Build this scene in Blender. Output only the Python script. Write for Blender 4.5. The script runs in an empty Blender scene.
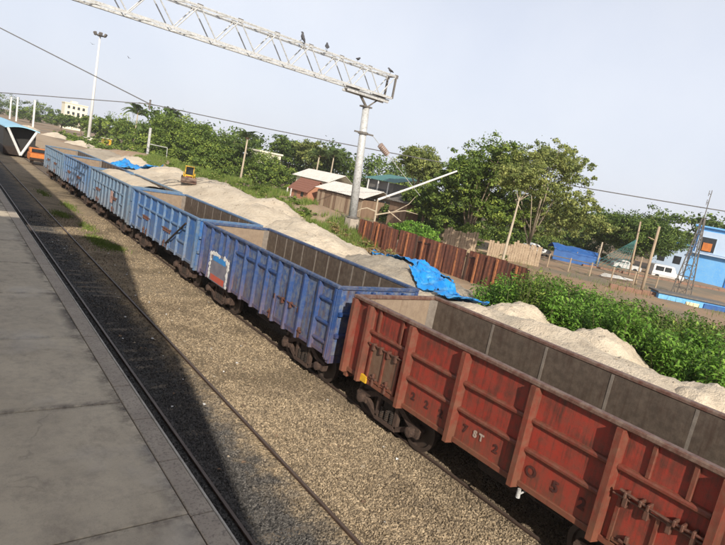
import bpy, math, random
import numpy as np
from mathutils import Vector, Matrix
random.seed(7); RNG = np.random.default_rng(7)
sc = bpy.context.scene
COL = sc.collection
PI = math.pi

# ------------------------------------------------------------------ camera, sky, sun, exposure
CAM_H, YAW, PITCH, ROLL = 6.302, 0.68328, 0.16995, 0.19529
cd = bpy.data.cameras.new('camera'); cam = bpy.data.objects.new('camera', cd); COL.objects.link(cam)
cd.sensor_width = 36; cd.sensor_fit = 'HORIZONTAL'; cd.lens = 27.31; cd.clip_start = 0.05; cd.clip_end = 9000
_f = Vector((math.sin(YAW)*math.cos(PITCH), math.cos(YAW)*math.cos(PITCH), -math.sin(PITCH)))
_r = Vector((math.cos(YAW), -math.sin(YAW), 0)); _u = _r.cross(_f)
_r2 = _r*math.cos(ROLL) + _u*math.sin(ROLL); _u2 = -_r*math.sin(ROLL) + _u*math.cos(ROLL)
cam.matrix_world = Matrix(((_r2.x, _u2.x, -_f.x, 0), (_r2.y, _u2.y, -_f.y, 0), (_r2.z, _u2.z, -_f.z, CAM_H), (0, 0, 0, 1)))
sc.camera = cam

SUN_DIR = Vector((0.57, 1.22, -0.74)).normalized()          # the way the light travels
sd = bpy.data.lights.new('sun', 'SUN'); sun = bpy.data.objects.new('sun', sd); COL.objects.link(sun)
sd.energy = 5.0; sd.angle = math.radians(0.55); sd.color = (1.0, 0.91, 0.78)
sun.rotation_euler = SUN_DIR.to_track_quat('-Z', 'Y').to_euler(); sun.location = (-20, -40, 30)
w = bpy.data.worlds.new('World'); sc.world = w; w.use_nodes = True
nt = w.node_tree; nt.nodes.clear()
wo = nt.nodes.new('ShaderNodeOutputWorld'); bg = nt.nodes.new('ShaderNodeBackground')
sky = nt.nodes.new('ShaderNodeTexSky'); sky.sky_type = 'NISHITA'; sky.sun_disc = False
sky.sun_elevation = math.asin(-SUN_DIR.z); sky.sun_rotation = math.atan2(-SUN_DIR.x, -SUN_DIR.y)
sky.air_density = 1.0; sky.dust_density = 3.0; sky.ozone_density = 1.5
# thin even cloud veil over the blue: most of the sky's light comes from it
veil = nt.nodes.new('ShaderNodeMix'); veil.data_type = 'RGBA'; veil.inputs[0].default_value = 0.80
tc = nt.nodes.new('ShaderNodeTexCoord'); cn = nt.nodes.new('ShaderNodeTexNoise')
cn.inputs['Scale'].default_value = 2.2; cn.inputs['Detail'].default_value = 5
cr = nt.nodes.new('ShaderNodeValToRGB'); cr.color_ramp.elements[0].position = 0.36; cr.color_ramp.elements[1].position = 0.66
cr.color_ramp.elements[0].color = (9.8, 10.4, 11.9, 1); cr.color_ramp.elements[1].color = (11.3, 11.7, 12.7, 1)
nt.links.new(tc.outputs['Generated'], cn.inputs['Vector']); nt.links.new(cn.outputs['Fac'], cr.inputs[0])
sxw = nt.nodes.new('ShaderNodeSeparateXYZ'); nt.links.new(tc.outputs['Generated'], sxw.inputs[0])
up = nt.nodes.new('ShaderNodeMapRange'); up.interpolation_type = 'SMOOTHSTEP'; up.inputs[1].default_value = 0.22; up.inputs[2].default_value = 0.95; up.inputs[3].default_value = 1.0; up.inputs[4].default_value = 0.34
nt.links.new(sxw.outputs[2], up.inputs[0])
vs_ = nt.nodes.new('ShaderNodeVectorMath'); vs_.operation = 'SCALE'; nt.links.new(cr.outputs[0], vs_.inputs[0]); nt.links.new(up.outputs[0], vs_.inputs['Scale'])
nt.links.new(sky.outputs[0], veil.inputs[6]); nt.links.new(vs_.outputs[0], veil.inputs[7])
nt.links.new(veil.outputs[2], bg.inputs[0]); bg.inputs[1].default_value = 0.08
nt.links.new(bg.outputs[0], wo.inputs[0])
sc.view_settings.view_transform = 'Standard'; sc.view_settings.look = 'None'
sc.view_settings.exposure = 0.18; sc.view_settings.gamma = 1.0

# ------------------------------------------------------------------ materials
def new_mat(name):
    m = bpy.data.materials.new(name); m.use_nodes = True
    n = m.node_tree.nodes; l = m.node_tree.links; n.clear()
    o = n.new('ShaderNodeOutputMaterial'); b = n.new('ShaderNodeBsdfPrincipled'); l.new(b.outputs[0], o.inputs[0])
    return m, n, l, b
def noise(n, l, vec, scale, detail=4, rough=0.6, stretch=None):
    t = n.new('ShaderNodeTexNoise'); t.inputs['Scale'].default_value = scale
    t.inputs['Detail'].default_value = detail; t.inputs['Roughness'].default_value = rough
    if stretch:
        mp = n.new('ShaderNodeMapping'); mp.inputs['Scale'].default_value = stretch
        l.new(vec, mp.inputs[0]); vec = mp.outputs[0]
    l.new(vec, t.inputs['Vector']); return t.outputs['Fac']
def ramp(n, l, fac, a, b, ca=None, cb=None):
    r = n.new('ShaderNodeValToRGB'); r.color_ramp.elements[0].position = a; r.color_ramp.elements[1].position = b
    r.color_ramp.elements[0].color = ca or (0, 0, 0, 1); r.color_ramp.elements[1].color = cb or (1, 1, 1, 1)
    l.new(fac, r.inputs[0]); return r.outputs[0]
def mix(n, l, fac, a, b):
    m = n.new('ShaderNodeMix'); m.data_type = 'RGBA'
    for s, v in ((0, fac), (6, a), (7, b)):
        if hasattr(v, 'links') or isinstance(v, bpy.types.NodeSocket): l.new(v, m.inputs[s])
        elif isinstance(v, (int, float)): m.inputs[s].default_value = v
        else: m.inputs[s].default_value = (*v, 1)
    return m.outputs[2]
def math_(n, l, op, a, b):
    m = n.new('ShaderNodeMath'); m.operation = op
    for s, v in ((0, a), (1, b)):
        if isinstance(v, (int, float)): m.inputs[s].default_value = v
        else: l.new(v, m.inputs[s])
    return m.outputs[0]
def bump(n, l, b, h, strength, dist=0.02):
    k = n.new('ShaderNodeBump'); k.inputs['Strength'].default_value = strength; k.inputs['Distance'].default_value = dist
    l.new(h, k.inputs['Height']); l.new(k.outputs[0], b.inputs['Normal'])
def pos(n): return n.new('ShaderNodeNewGeometry').outputs['Position']
def plain(name, c1, c2, scale=3, rough=0.8, bs=0.3, bd=0.01, metal=0, c3=None, s3=25, stretch=None):
    m, n, l, b = new_mat(name); p = pos(n)
    col = mix(n, l, ramp(n, l, noise(n, l, p, scale, 6, 0.65, stretch), 0.35, 0.68), c1, c2)
    fine = noise(n, l, p, s3, 4)
    if c3: col = mix(n, l, ramp(n, l, fine, 0.5, 0.7), col, c3)
    l.new(col, b.inputs['Base Color']); b.inputs['Roughness'].default_value = rough; b.inputs['Metallic'].default_value = metal
    if bs: bump(n, l, b, fine, bs, bd)
    return m
def painted(name, paint, worn, rust, wear=0.55, rustiness=0.6, grime=None, gz=(1.1, 1.9), rough=0.55):
    """weathered wagon paint: worn patches, rust streaks running down, road grime caught low down"""
    m, n, l, b = new_mat(name); p = pos(n)
    big = noise(n, l, p, 1.3, 6, 0.7); mid = noise(n, l, p, 6, 6, 0.7)
    streak = noise(n, l, p, 1.0, 6, 0.75, (9, 9, 0.45)); fine = noise(n, l, p, 45, 4)
    col = mix(n, l, ramp(n, l, mid, wear-0.12, wear+0.14), paint, worn)
    col = mix(n, l, ramp(n, l, math_(n, l, 'ADD', math_(n, l, 'MULTIPLY', big, 0.5), math_(n, l, 'MULTIPLY', streak, 0.5)), rustiness-0.05, rustiness+0.10), col, rust)
    if grime:
        sx = n.new('ShaderNodeSeparateXYZ'); l.new(p, sx.inputs[0])
        mr = n.new('ShaderNodeMapRange'); mr.inputs[1].default_value = gz[0]; mr.inputs[2].default_value = gz[1]
        mr.inputs[3].default_value = 0.75; mr.inputs[4].default_value = 0.0; l.new(sx.outputs[2], mr.inputs[0])
        g = math_(n, l, 'MULTIPLY', mr.outputs[0], ramp(n, l, streak, 0.32, 0.62))
        col = mix(n, l, g, col, grime)
    col = mix(n, l, math_(n, l, 'MULTIPLY', ramp(n, l, fine, 0.55, 0.75), 0.5), col, rust)
    drip = ramp(n, l, noise(n, l, p, 1.0, 3, 0.6, (16, 16, 0.8)), 0.60, 0.72)
    col = mix(n, l, math_(n, l, 'MULTIPLY', drip, 0.55), col, rust)
    l.new(col, b.inputs['Base Color']); b.inputs['Roughness'].default_value = rough
    hh = math_(n, l, 'ADD', math_(n, l, 'MULTIPLY', big, 1.5), math_(n, l, 'MULTIPLY', fine, 0.15)); bump(n, l, b, hh, 0.35, 0.03)
    return m
def leafy(name, dark, mid, light, rough=0.6, trans=0.18):
    m, n, l, b = new_mat(name)
    a = n.new('ShaderNodeAttribute'); a.attribute_name = 'tint'; a.attribute_type = 'GEOMETRY'
    col = mix(n, l, ramp(n, l, a.outputs['Fac'], 0.0, 0.55), dark, mid)
    col = mix(n, l, ramp(n, l, a.outputs['Fac'], 0.55, 1.0), col, light)
    l.new(col, b.inputs['Base Color']); b.inputs['Roughness'].default_value = rough
    b.inputs['Specular IOR Level'].default_value = 0.25
    o = [x for x in n if x.type == 'OUTPUT_MATERIAL'][0]
    t = n.new('ShaderNodeBsdfTranslucent'); l.new(col, t.inputs[0]); mx = n.new('ShaderNodeMixShader'); mx.inputs[0].default_value = trans
    l.new(b.outputs[0], mx.inputs[1]); l.new(t.outputs[0], mx.inputs[2]); l.new(mx.outputs[0], o.inputs[0])
    return m
M = {}
RUST = (0.13, 0.055, 0.03)
M['red'] = painted('red_paint', (0.32, 0.037, 0.023), (0.21, 0.050, 0.033), (0.075, 0.032, 0.022), 0.51, 0.525, (0.16, 0.075, 0.045), (1.05, 1.75))
M['redrib'] = painted('red_rib_paint', (0.175, 0.036, 0.022), (0.17, 0.075, 0.048), (0.085, 0.038, 0.024), 0.53, 0.55, (0.2, 0.09, 0.05), (1.05, 1.6))
M['redrail'] = painted('worn_edge', (0.12, 0.052, 0.038), (0.20, 0.145, 0.115), (0.08, 0.04, 0.03), 0.51, 0.56)
M['blue'] = painted('blue_paint', (0.026, 0.085, 0.265), (0.17, 0.20, 0.25), (0.10, 0.06, 0.045), 0.49, 0.55, (0.14, 0.09, 0.066), (1.15, 2.4))
M['bluerib'] = painted('blue_rib_paint', (0.010, 0.050, 0.185), (0.060, 0.095, 0.18), (0.11, 0.06, 0.045), 0.56, 0.585, (0.19, 0.11, 0.075), (1.1, 2.1))
M['bluerail'] = painted('blue_edge', (0.022, 0.058, 0.155), (0.12, 0.135, 0.18), RUST, 0.54, 0.62)
M['sky'] = painted('light_blue_paint', (0.022, 0.125, 0.40), (0.11, 0.20, 0.34), (0.11, 0.08, 0.06), 0.54, 0.59, (0.19, 0.20, 0.22), (1.2, 2.4))
M['skyrib'] = painted('light_blue_rib', (0.060, 0.145, 0.30), (0.15, 0.21, 0.28), (0.13, 0.09, 0.07), 0.54, 0.60, (0.19, 0.18, 0.18), (1.1, 2.2))
M['fade'] = painted('faded_blue_paint', (0.065, 0.13, 0.24), (0.15, 0.195, 0.25), (0.13, 0.09, 0.07), 0.52, 0.58, (0.17, 0.15, 0.14), (1.1, 2.2))
M['faderib'] = painted('faded_blue_rib', (0.10, 0.18, 0.28), (0.18, 0.23, 0.28), (0.13, 0.09, 0.07), 0.54, 0.60, (0.17, 0.15, 0.14), (1.1, 2.2))
M['inner'] = painted('scoured_steel', (0.075, 0.057, 0.044), (0.125, 0.096, 0.074), (0.060, 0.036, 0.026), 0.5, 0.55, rough=0.8)
M['innerend'] = painted('dusty_steel', (0.24, 0.18, 0.13), (0.30, 0.23, 0.165), (0.15, 0.09, 0.06), 0.5, 0.60, rough=0.85)
M['seam'] = painted('weld_seam', (0.17, 0.145, 0.125), (0.24, 0.21, 0.18), (0.12, 0.08, 0.06), 0.5, 0.62, rough=0.8)
M['under'] = plain('underframe_grime', (0.018, 0.014, 0.012), (0.038, 0.027, 0.02), 4, 0.9, 0.5, 0.01, c3=(0.055, 0.032, 0.02))
M['bogie'] = plain('bogie_rust', (0.055, 0.033, 0.025), (0.095, 0.060, 0.044), 6, 0.88, 0.5, 0.01, c3=(0.028, 0.02, 0.017))
M['wheel'] = plain('wheel_steel', (0.060, 0.040, 0.031), (0.038, 0.028, 0.023), 5, 0.6, 0.3, 0.005)
M['oldplate'] = painted('bare_rusty_plate', (0.14, 0.085, 0.055), (0.17, 0.11, 0.075), (0.12, 0.04, 0.025), 0.5, 0.54)
M['fitting'] = painted('door_fitting', (0.13, 0.045, 0.03), (0.12, 0.07, 0.05), (0.06, 0.03, 0.022), 0.5, 0.56)
M['yellow'] = plain('yellow_paint', (0.70, 0.42, 0.02), (0.55, 0.32, 0.03), 8, 0.5, 0.1)
M['white'] = plain('white_paint', (0.72, 0.72, 0.70), (0.58, 0.57, 0.55), 5, 0.6, 0.15)
M['letter'] = plain('dark_lettering', (0.035, 0.013, 0.011), (0.11, 0.026, 0.018), 14, 0.8, 0)
M['chalk'] = plain('chalk_lettering', (0.45, 0.38, 0.33), (0.3, 0.2, 0.16), 14, 0.9, 0)
M['rail'] = plain('rail_steel', (0.055, 0.034, 0.025), (0.09, 0.055, 0.04), 3, 0.75, 0.4, 0.01, c3=(0.035, 0.025, 0.02))
M['railtop'] = plain('rail_running_face', (0.15, 0.115, 0.095), (0.10, 0.072, 0.058), 2, 0.5, 0.1, metal=0.3)
M['sleeper'] = plain('concrete_sleeper', (0.125, 0.105, 0.082), (0.19, 0.155, 0.115), 5, 0.9, 0.5, 0.01, c3=(0.07, 0.06, 0.05))
M['galv'] = plain('galvanised_steel', (0.56, 0.57, 0.57), (0.42, 0.43, 0.43), 3, 0.6, 0.2, metal=0.15, c3=(0.27, 0.26, 0.24), s3=9)
M['galvdark'] = plain('dark_steel', (0.10, 0.095, 0.09), (0.17, 0.15, 0.13), 5, 0.7, 0.2)
M['wire'] = plain('wire_metal', (0.10, 0.10, 0.105), (0.15, 0.145, 0.14), 3, 0.6, 0)
M['insul'] = plain('brown_porcelain', (0.23, 0.17, 0.145), (0.30, 0.225, 0.19), 6, 0.35, 0)
M['bird'] = plain('dark_feathers', (0.035, 0.035, 0.04), (0.10, 0.10, 0.11), 12, 0.7, 0.2)
M['bark'] = plain('bark', (0.16, 0.12, 0.08), (0.26, 0.20, 0.14), 6, 0.9, 0.6, 0.02, stretch=(1, 1, 0.25))
M['palebark'] = plain('pale_bark', (0.36, 0.30, 0.22), (0.48, 0.41, 0.31), 5, 0.9, 0.5, 0.02, stretch=(1, 1, 0.3))
M['wood'] = plain('weathered_wood', (0.30, 0.22, 0.15), (0.42, 0.33, 0.23), 4, 0.9, 0.5, 0.01, stretch=(1, 1, 0.2))
M['plank'] = plain('dark_planks', (0.16, 0.10, 0.065), (0.25, 0.17, 0.11), 3, 0.9, 0.5, 0.01, stretch=(1, 1, 0.2))
M['palefence'] = plain('pale_boards', (0.40, 0.31, 0.215), (0.30, 0.22, 0.15), 2, 0.9, 0.4, 0.01, c3=(0.22, 0.16, 0.11), s3=8)
M['brick'] = plain('red_brick', (0.42, 0.19, 0.11), (0.33, 0.14, 0.085), 6, 0.9, 0.5, 0.01, c3=(0.48, 0.29, 0.19))
M['dullbrick'] = plain('dull_brick', (0.27, 0.155, 0.105), (0.21, 0.12, 0.085), 5, 0.9, 0.4, 0.01, c3=(0.15, 0.10, 0.075))
M['tile'] = plain('roof_tile', (0.28, 0.115, 0.075), (0.20, 0.085, 0.06), 6, 0.9, 0.5, 0.01, c3=(0.16, 0.09, 0.06))
M['tin'] = plain('whitewashed_tin', (0.74, 0.72, 0.67), (0.62, 0.58, 0.53), 1.2, 0.6, 0.2, c3=(0.5, 0.43, 0.36), s3=6)
M['teal'] = plain('teal_roof', (0.045, 0.15, 0.145), (0.09, 0.21, 0.20), 3, 0.5, 0.1)
M['cream'] = plain('cream_plaster', (0.76, 0.72, 0.57), (0.68, 0.64, 0.50), 1, 0.9, 0.2)
M['bluewall'] = plain('light_blue_plaster', (0.12, 0.38, 0.78), (0.17, 0.44, 0.80), 0.7, 0.85, 0.15, c3=(0.22, 0.46, 0.74), s3=5)
M['deepblue'] = plain('strong_blue_plaster', (0.02, 0.17, 0.62), (0.04, 0.22, 0.66), 0.8, 0.8, 0.15)
M['palewall'] = plain('pale_wall', (0.46, 0.58, 0.74), (0.40, 0.52, 0.70), 0.8, 0.85, 0.15)
M['window'] = plain('window_board', (0.72, 0.62, 0.42), (0.62, 0.52, 0.36), 2, 0.7, 0.1)
M['glass'] = plain('dark_glass', (0.02, 0.025, 0.03), (0.04, 0.045, 0.05), 2, 0.12, 0)
M['vanwhite'] = plain('white_car_paint', (0.78, 0.78, 0.77), (0.72, 0.72, 0.71), 2, 0.3, 0)
M['tyre'] = plain('tyre_rubber', (0.02, 0.02, 0.02), (0.035, 0.033, 0.03), 6, 0.85, 0.2)
M['orange'] = plain('orange_paint', (0.62, 0.20, 0.03), (0.48, 0.14, 0.03), 2, 0.6, 0.2, c3=(0.25, 0.1, 0.05))
M['shroof'] = plain('pale_blue_sheet', (0.25, 0.50, 0.68), (0.33, 0.58, 0.74), 0.5, 0.5, 0.1)
M['dkblue'] = plain('dark_blue_sheet', (0.04, 0.12, 0.36), (0.06, 0.16, 0.42), 0.5, 0.5, 0.1)
M['rustsheet'] = painted('rusty_sheet', (0.15, 0.050, 0.030), (0.085, 0.036, 0.026), (0.34, 0.125, 0.05), 0.5, 0.57, rough=0.9)
M['rustrib'] = painted('rusty_rib', (0.42, 0.16, 0.06), (0.22, 0.08, 0.04), (0.13, 0.05, 0.03), 0.5, 0.6, rough=0.9)
M['rustdark'] = plain('dark_rust', (0.05, 0.028, 0.02), (0.09, 0.045, 0.03), 3, 0.9, 0.4)
M['tarp'] = plain('blue_tarpaulin', (0.008, 0.20, 0.62), (0.02, 0.31, 0.76), 1.6, 0.38, 0.35, 0.04, c3=(0.10, 0.36, 0.66), s3=2.2)
M['tarpdark'] = plain('blue_tarpaulin_old', (0.012, 0.075, 0.27), (0.025, 0.12, 0.36), 1.2, 0.55, 0.3, 0.05)
M['leaf_a'] = leafy('leaf_green', (0.045, 0.082, 0.016), (0.125, 0.190, 0.034), (0.29, 0.36, 0.066))
M['leaf_b'] = leafy('leaf_olive', (0.080, 0.108, 0.030), (0.190, 0.230, 0.062), (0.37, 0.39, 0.125))
M['leaf_c'] = leafy('leaf_dark', (0.032, 0.058, 0.013), (0.085, 0.138, 0.026), (0.19, 0.255, 0.05))
M['leaf_w'] = leafy('leaf_weed', (0.055, 0.130, 0.018), (0.150, 0.300, 0.042), (0.31, 0.50, 0.085), 0.5, 0.3)
M['leaf_d'] = leafy('leaf_dry', (0.16, 0.10, 0.05), (0.28, 0.20, 0.10), (0.25, 0.29, 0.08))
M['stem'] = plain('green_stem', (0.09, 0.12, 0.04), (0.15, 0.15, 0.06), 8, 0.8, 0)
M['grass'] = leafy('grass_blade', (0.07, 0.11, 0.02), (0.14, 0.21, 0.04), (0.30, 0.30, 0.10))
M['palm'] = leafy('palm_leaf', (0.03, 0.055, 0.016), (0.07, 0.11, 0.03), (0.15, 0.19, 0.06))

def ballast_mat():
    m, n, l, b = new_mat('ballast_bed'); p = pos(n)
    sx = n.new('ShaderNodeSeparateXYZ'); l.new(p, sx.inputs[0])
    X, Y = sx.outputs[0], sx.outputs[1]
    big = noise(n, l, p, 0.35, 5, 0.6); mid = noise(n, l, p, 2.5, 5, 0.7)
    v = n.new('ShaderNodeTexVoronoi'); v.inputs['Scale'].default_value = 16; l.new(p, v.inputs['Vector'])
    vc = n.new('ShaderNodeSeparateColor'); l.new(v.outputs['Color'], vc.inputs[0])
    tan = mix(n, l, ramp(n, l, vc.outputs[0], 0.0, 1.0), (0.16, 0.122, 0.078), (0.385, 0.302, 0.20))
    tan = mix(n, l, ramp(n, l, mid, 0.44, 0.66), tan, (0.34, 0.26, 0.16))
    tan = mix(n, l, ramp(n, l, big, 0.50, 0.60), tan, (0.20, 0.155, 0.095))
    tan = mix(n, l, math_(n, l, 'MULTIPLY', ramp(n, l, noise(n, l, p, 1.1, 6, 0.75), 0.58, 0.68), 0.7), tan, (0.11, 0.085, 0.06))
    grey = mix(n, l, vc.outputs[1], (0.030, 0.029, 0.029), (0.115, 0.108, 0.10))  # oil-grey stone by the platform, with the near line's shade put into the colour
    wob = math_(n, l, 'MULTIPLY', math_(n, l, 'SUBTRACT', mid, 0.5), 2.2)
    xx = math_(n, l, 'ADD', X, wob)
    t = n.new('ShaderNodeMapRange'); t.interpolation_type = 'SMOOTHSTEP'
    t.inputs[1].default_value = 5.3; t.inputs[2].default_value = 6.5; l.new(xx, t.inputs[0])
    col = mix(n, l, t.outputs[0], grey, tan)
    # oil and brake dust under the goods line
    t2 = n.new('ShaderNodeMapRange'); t2.interpolation_type = 'SMOOTHSTEP'
    t2.inputs[1].default_value = 9.3; t2.inputs[2].default_value = 10.1; l.new(xx, t2.inputs[0])
    col = mix(n, l, math_(n, l, 'MULTIPLY', t2.outputs[0], 0.8), col, (0.10, 0.075, 0.055))
    l.new(col, b.inputs['Base Color']); b.inputs['Roughness'].default_value = 0.95
    h = math_(n, l, 'SUBTRACT', 1.0, v.outputs['Distance']); bump(n, l, b, h, 0.9, 0.04)
    return m
def ground_mat():
    m, n, l, b = new_mat('open_ground'); p = pos(n)
    sx = n.new('ShaderNodeSeparateXYZ'); l.new(p, sx.inputs[0])
    big = noise(n, l, p, 0.09, 6, 0.65); mid = noise(n, l, p, 0.7, 6, 0.7); fine = noise(n, l, p, 9, 5)
    dirt = mix(n, l, ramp(n, l, mid, 0.35, 0.65), (0.30, 0.21, 0.13), (0.36, 0.22, 0.13))
    dirt = mix(n, l, ramp(n, l, big, 0.45, 0.62), dirt, (0.20, 0.165, 0.115))
    dirt = mix(n, l, ramp(n, l, fine, 0.5, 0.7), dirt, (0.17, 0.15, 0.11))
    sandc = mix(n, l, ramp(n, l, mid, 0.3, 0.7), (0.42, 0.33, 0.235), (0.34, 0.25, 0.165))
    wob = math_(n, l, 'MULTIPLY', math_(n, l, 'SUBTRACT', mid, 0.5), 6)
    t = n.new('ShaderNodeMapRange'); t.interpolation_type = 'SMOOTHSTEP'; t.inputs[1].default_value = 21; t.inputs[2].default_value = 23.5
    l.new(math_(n, l, 'ADD', sx.outputs[0], wob), t.inputs[0])
    col = mix(n, l, t.outputs[0], sandc, dirt)
    l.new(col, b.inputs['Base Color']); b.inputs['Roughness'].default_value = 0.95; bump(n, l, b, fine, 0.5, 0.06)
    return m
def sand_mat(name='sand', a=(0.74, 0.645, 0.51), c=(0.63, 0.53, 0.405)):
    m, n, l, b = new_mat(name); p = pos(n)
    big = noise(n, l, p, 0.8, 6, 0.7); fine = noise(n, l, p, 18, 5, 0.7); mid = noise(n, l, p, 4, 5, 0.7)
    col = mix(n, l, ramp(n, l, big, 0.35, 0.65), a, c)
    col = mix(n, l, math_(n, l, 'MULTIPLY', ramp(n, l, fine, 0.55, 0.75), 0.6), col, tuple(x*0.62 for x in c))
    col = mix(n, l, math_(n, l, 'MULTIPLY', ramp(n, l, mid, 0.55, 0.72), 0.5), col, tuple(x*0.62 for x in c))
    damp = ramp(n, l, noise(n, l, p, 0.45, 6, 0.7), 0.52, 0.64); col = mix(n, l, math_(n, l, 'MULTIPLY', damp, 0.55), col, tuple(x*0.66 for x in c))
    l.new(col, b.inputs['Base Color']); b.inputs['Roughness'].default_value = 1.0
    bump(n, l, b, math_(n, l, 'ADD', fine, math_(n, l, 'MULTIPLY', mid, 2.5)), 0.8, 0.08)
    return m
def concrete_mat():
    m, n, l, b = new_mat('platform_concrete'); p = pos(n)
    big = noise(n, l, p, 0.5, 7, 0.7); mid = noise(n, l, p, 3, 6, 0.7); fine = noise(n, l, p, 40, 4)
    oi = n.new('ShaderNodeObjectInfo')
    col = mix(n, l, ramp(n, l, big, 0.35, 0.65), (0.64, 0.555, 0.42), (0.49, 0.42, 0.315))
    col = mix(n, l, math_(n, l, 'MULTIPLY', ramp(n, l, mid, 0.45, 0.7), 0.45), col, (0.26, 0.22, 0.185))
    col = mix(n, l, math_(n, l, 'MULTIPLY', ramp(n, l, fine, 0.55, 0.75), 0.35), col, (0.17, 0.15, 0.13))
    col = mix(n, l, math_(n, l, 'MULTIPLY', oi.outputs['Random'], 0.22), col, (0.24, 0.22, 0.20))
    sx = n.new('ShaderNodeSeparateXYZ'); l.new(p, sx.inputs[0])
    dj = math_(n, l, 'ABSOLUTE', math_(n, l, 'SUBTRACT', sx.outputs[0], 3.3), 0)      # dirt gathered along the coping joint
    st = n.new('ShaderNodeMapRange'); st.inputs[1].default_value = 0.0; st.inputs[2].default_value = 0.30; st.inputs[3].default_value = 1.0; st.inputs[4].default_value = 0.0; l.new(dj, st.inputs[0])
    col = mix(n, l, math_(n, l, 'MULTIPLY', st.outputs[0], ramp(n, l, noise(n, l, p, 1.7, 6, 0.75), 0.42, 0.6)), col, (0.085, 0.07, 0.058))
    stain = ramp(n, l, noise(n, l, p, 0.9, 7, 0.75, (1, 0.55, 1)), 0.54, 0.66)
    col = mix(n, l, math_(n, l, 'MULTIPLY', stain, 0.4), col, (0.22, 0.18, 0.145))
    vk = n.new('ShaderNodeTexVoronoi'); vk.feature = 'DISTANCE_TO_EDGE'; vk.inputs['Scale'].default_value = 0.33
    wv = n.new('ShaderNodeVectorMath'); wv.operation = 'SCALE'; wv.inputs['Scale'].default_value = 0.9; wn = n.new('ShaderNodeTexNoise'); wn.inputs['Scale'].default_value = 1.6; wn.inputs['Detail'].default_value = 6; l.new(p, wn.inputs['Vector']); l.new(wn.outputs['Color'], wv.inputs[0])
    wa = n.new('ShaderNodeVectorMath'); l.new(p, wa.inputs[0]); l.new(wv.outputs[0], wa.inputs[1]); l.new(wa.outputs[0], vk.inputs['Vector'])
    crack = ramp(n, l, vk.outputs['Distance'], 0.003, 0.010, (1, 1, 1, 1), (0, 0, 0, 1)); crack = math_(n, l, 'MULTIPLY', crack, ramp(n, l, noise(n, l, p, 0.5, 4), 0.48, 0.58))
    col = mix(n, l, math_(n, l, 'MULTIPLY', crack, 0.22), col, (0.07, 0.058, 0.05))
    yjn = n.new('ShaderNodeMath'); yjn.operation = 'PINGPONG'; l.new(math_(n, l, 'ADD', sx.outputs[1], 0.97), yjn.inputs[0]); yjn.inputs[1].default_value = 2.0
    ys = n.new('ShaderNodeMapRange'); ys.inputs[1].default_value = 0.0; ys.inputs[2].default_value = 0.16; ys.inputs[3].default_value = 1.0; ys.inputs[4].default_value = 0.0; l.new(yjn.outputs[0], ys.inputs[0])
    col = mix(n, l, math_(n, l, 'MULTIPLY', ys.outputs[0], ramp(n, l, noise(n, l, p, 2.3, 6, 0.75), 0.42, 0.62)), col, (0.12, 0.10, 0.085))
    pale = ramp(n, l, noise(n, l, p, 0.37, 5, 0.6), 0.55, 0.7); col = mix(n, l, math_(n, l, 'MULTIPLY', pale, 0.5), col, (0.60, 0.56, 0.50))
    l.new(col, b.inputs['Base Color']); b.inputs['Roughness'].default_value = 0.8
    bump(n, l, b, math_(n, l, 'ADD', fine, mid), 0.25, 0.01)
    return m
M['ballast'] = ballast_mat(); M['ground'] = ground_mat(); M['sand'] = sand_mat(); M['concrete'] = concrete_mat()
M['greysand'] = sand_mat('grey_sand', (0.46, 0.405, 0.325), (0.37, 0.315, 0.245))
M['coping'] = plain('coping_stone', (0.45, 0.39, 0.32), (0.34, 0.29, 0.24), 1.5, 0.85, 0.3, 0.01, c3=(0.20, 0.175, 0.15))
M['edgepaint'] = plain('worn_white_edge', (0.55, 0.53, 0.49), (0.36, 0.33, 0.29), 4, 0.85, 0.2, 0.01)
M['jointdirt'] = plain('joint_dirt', (0.060, 0.050, 0.042), (0.10, 0.085, 0.07), 5, 0.95, 0.3)

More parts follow.
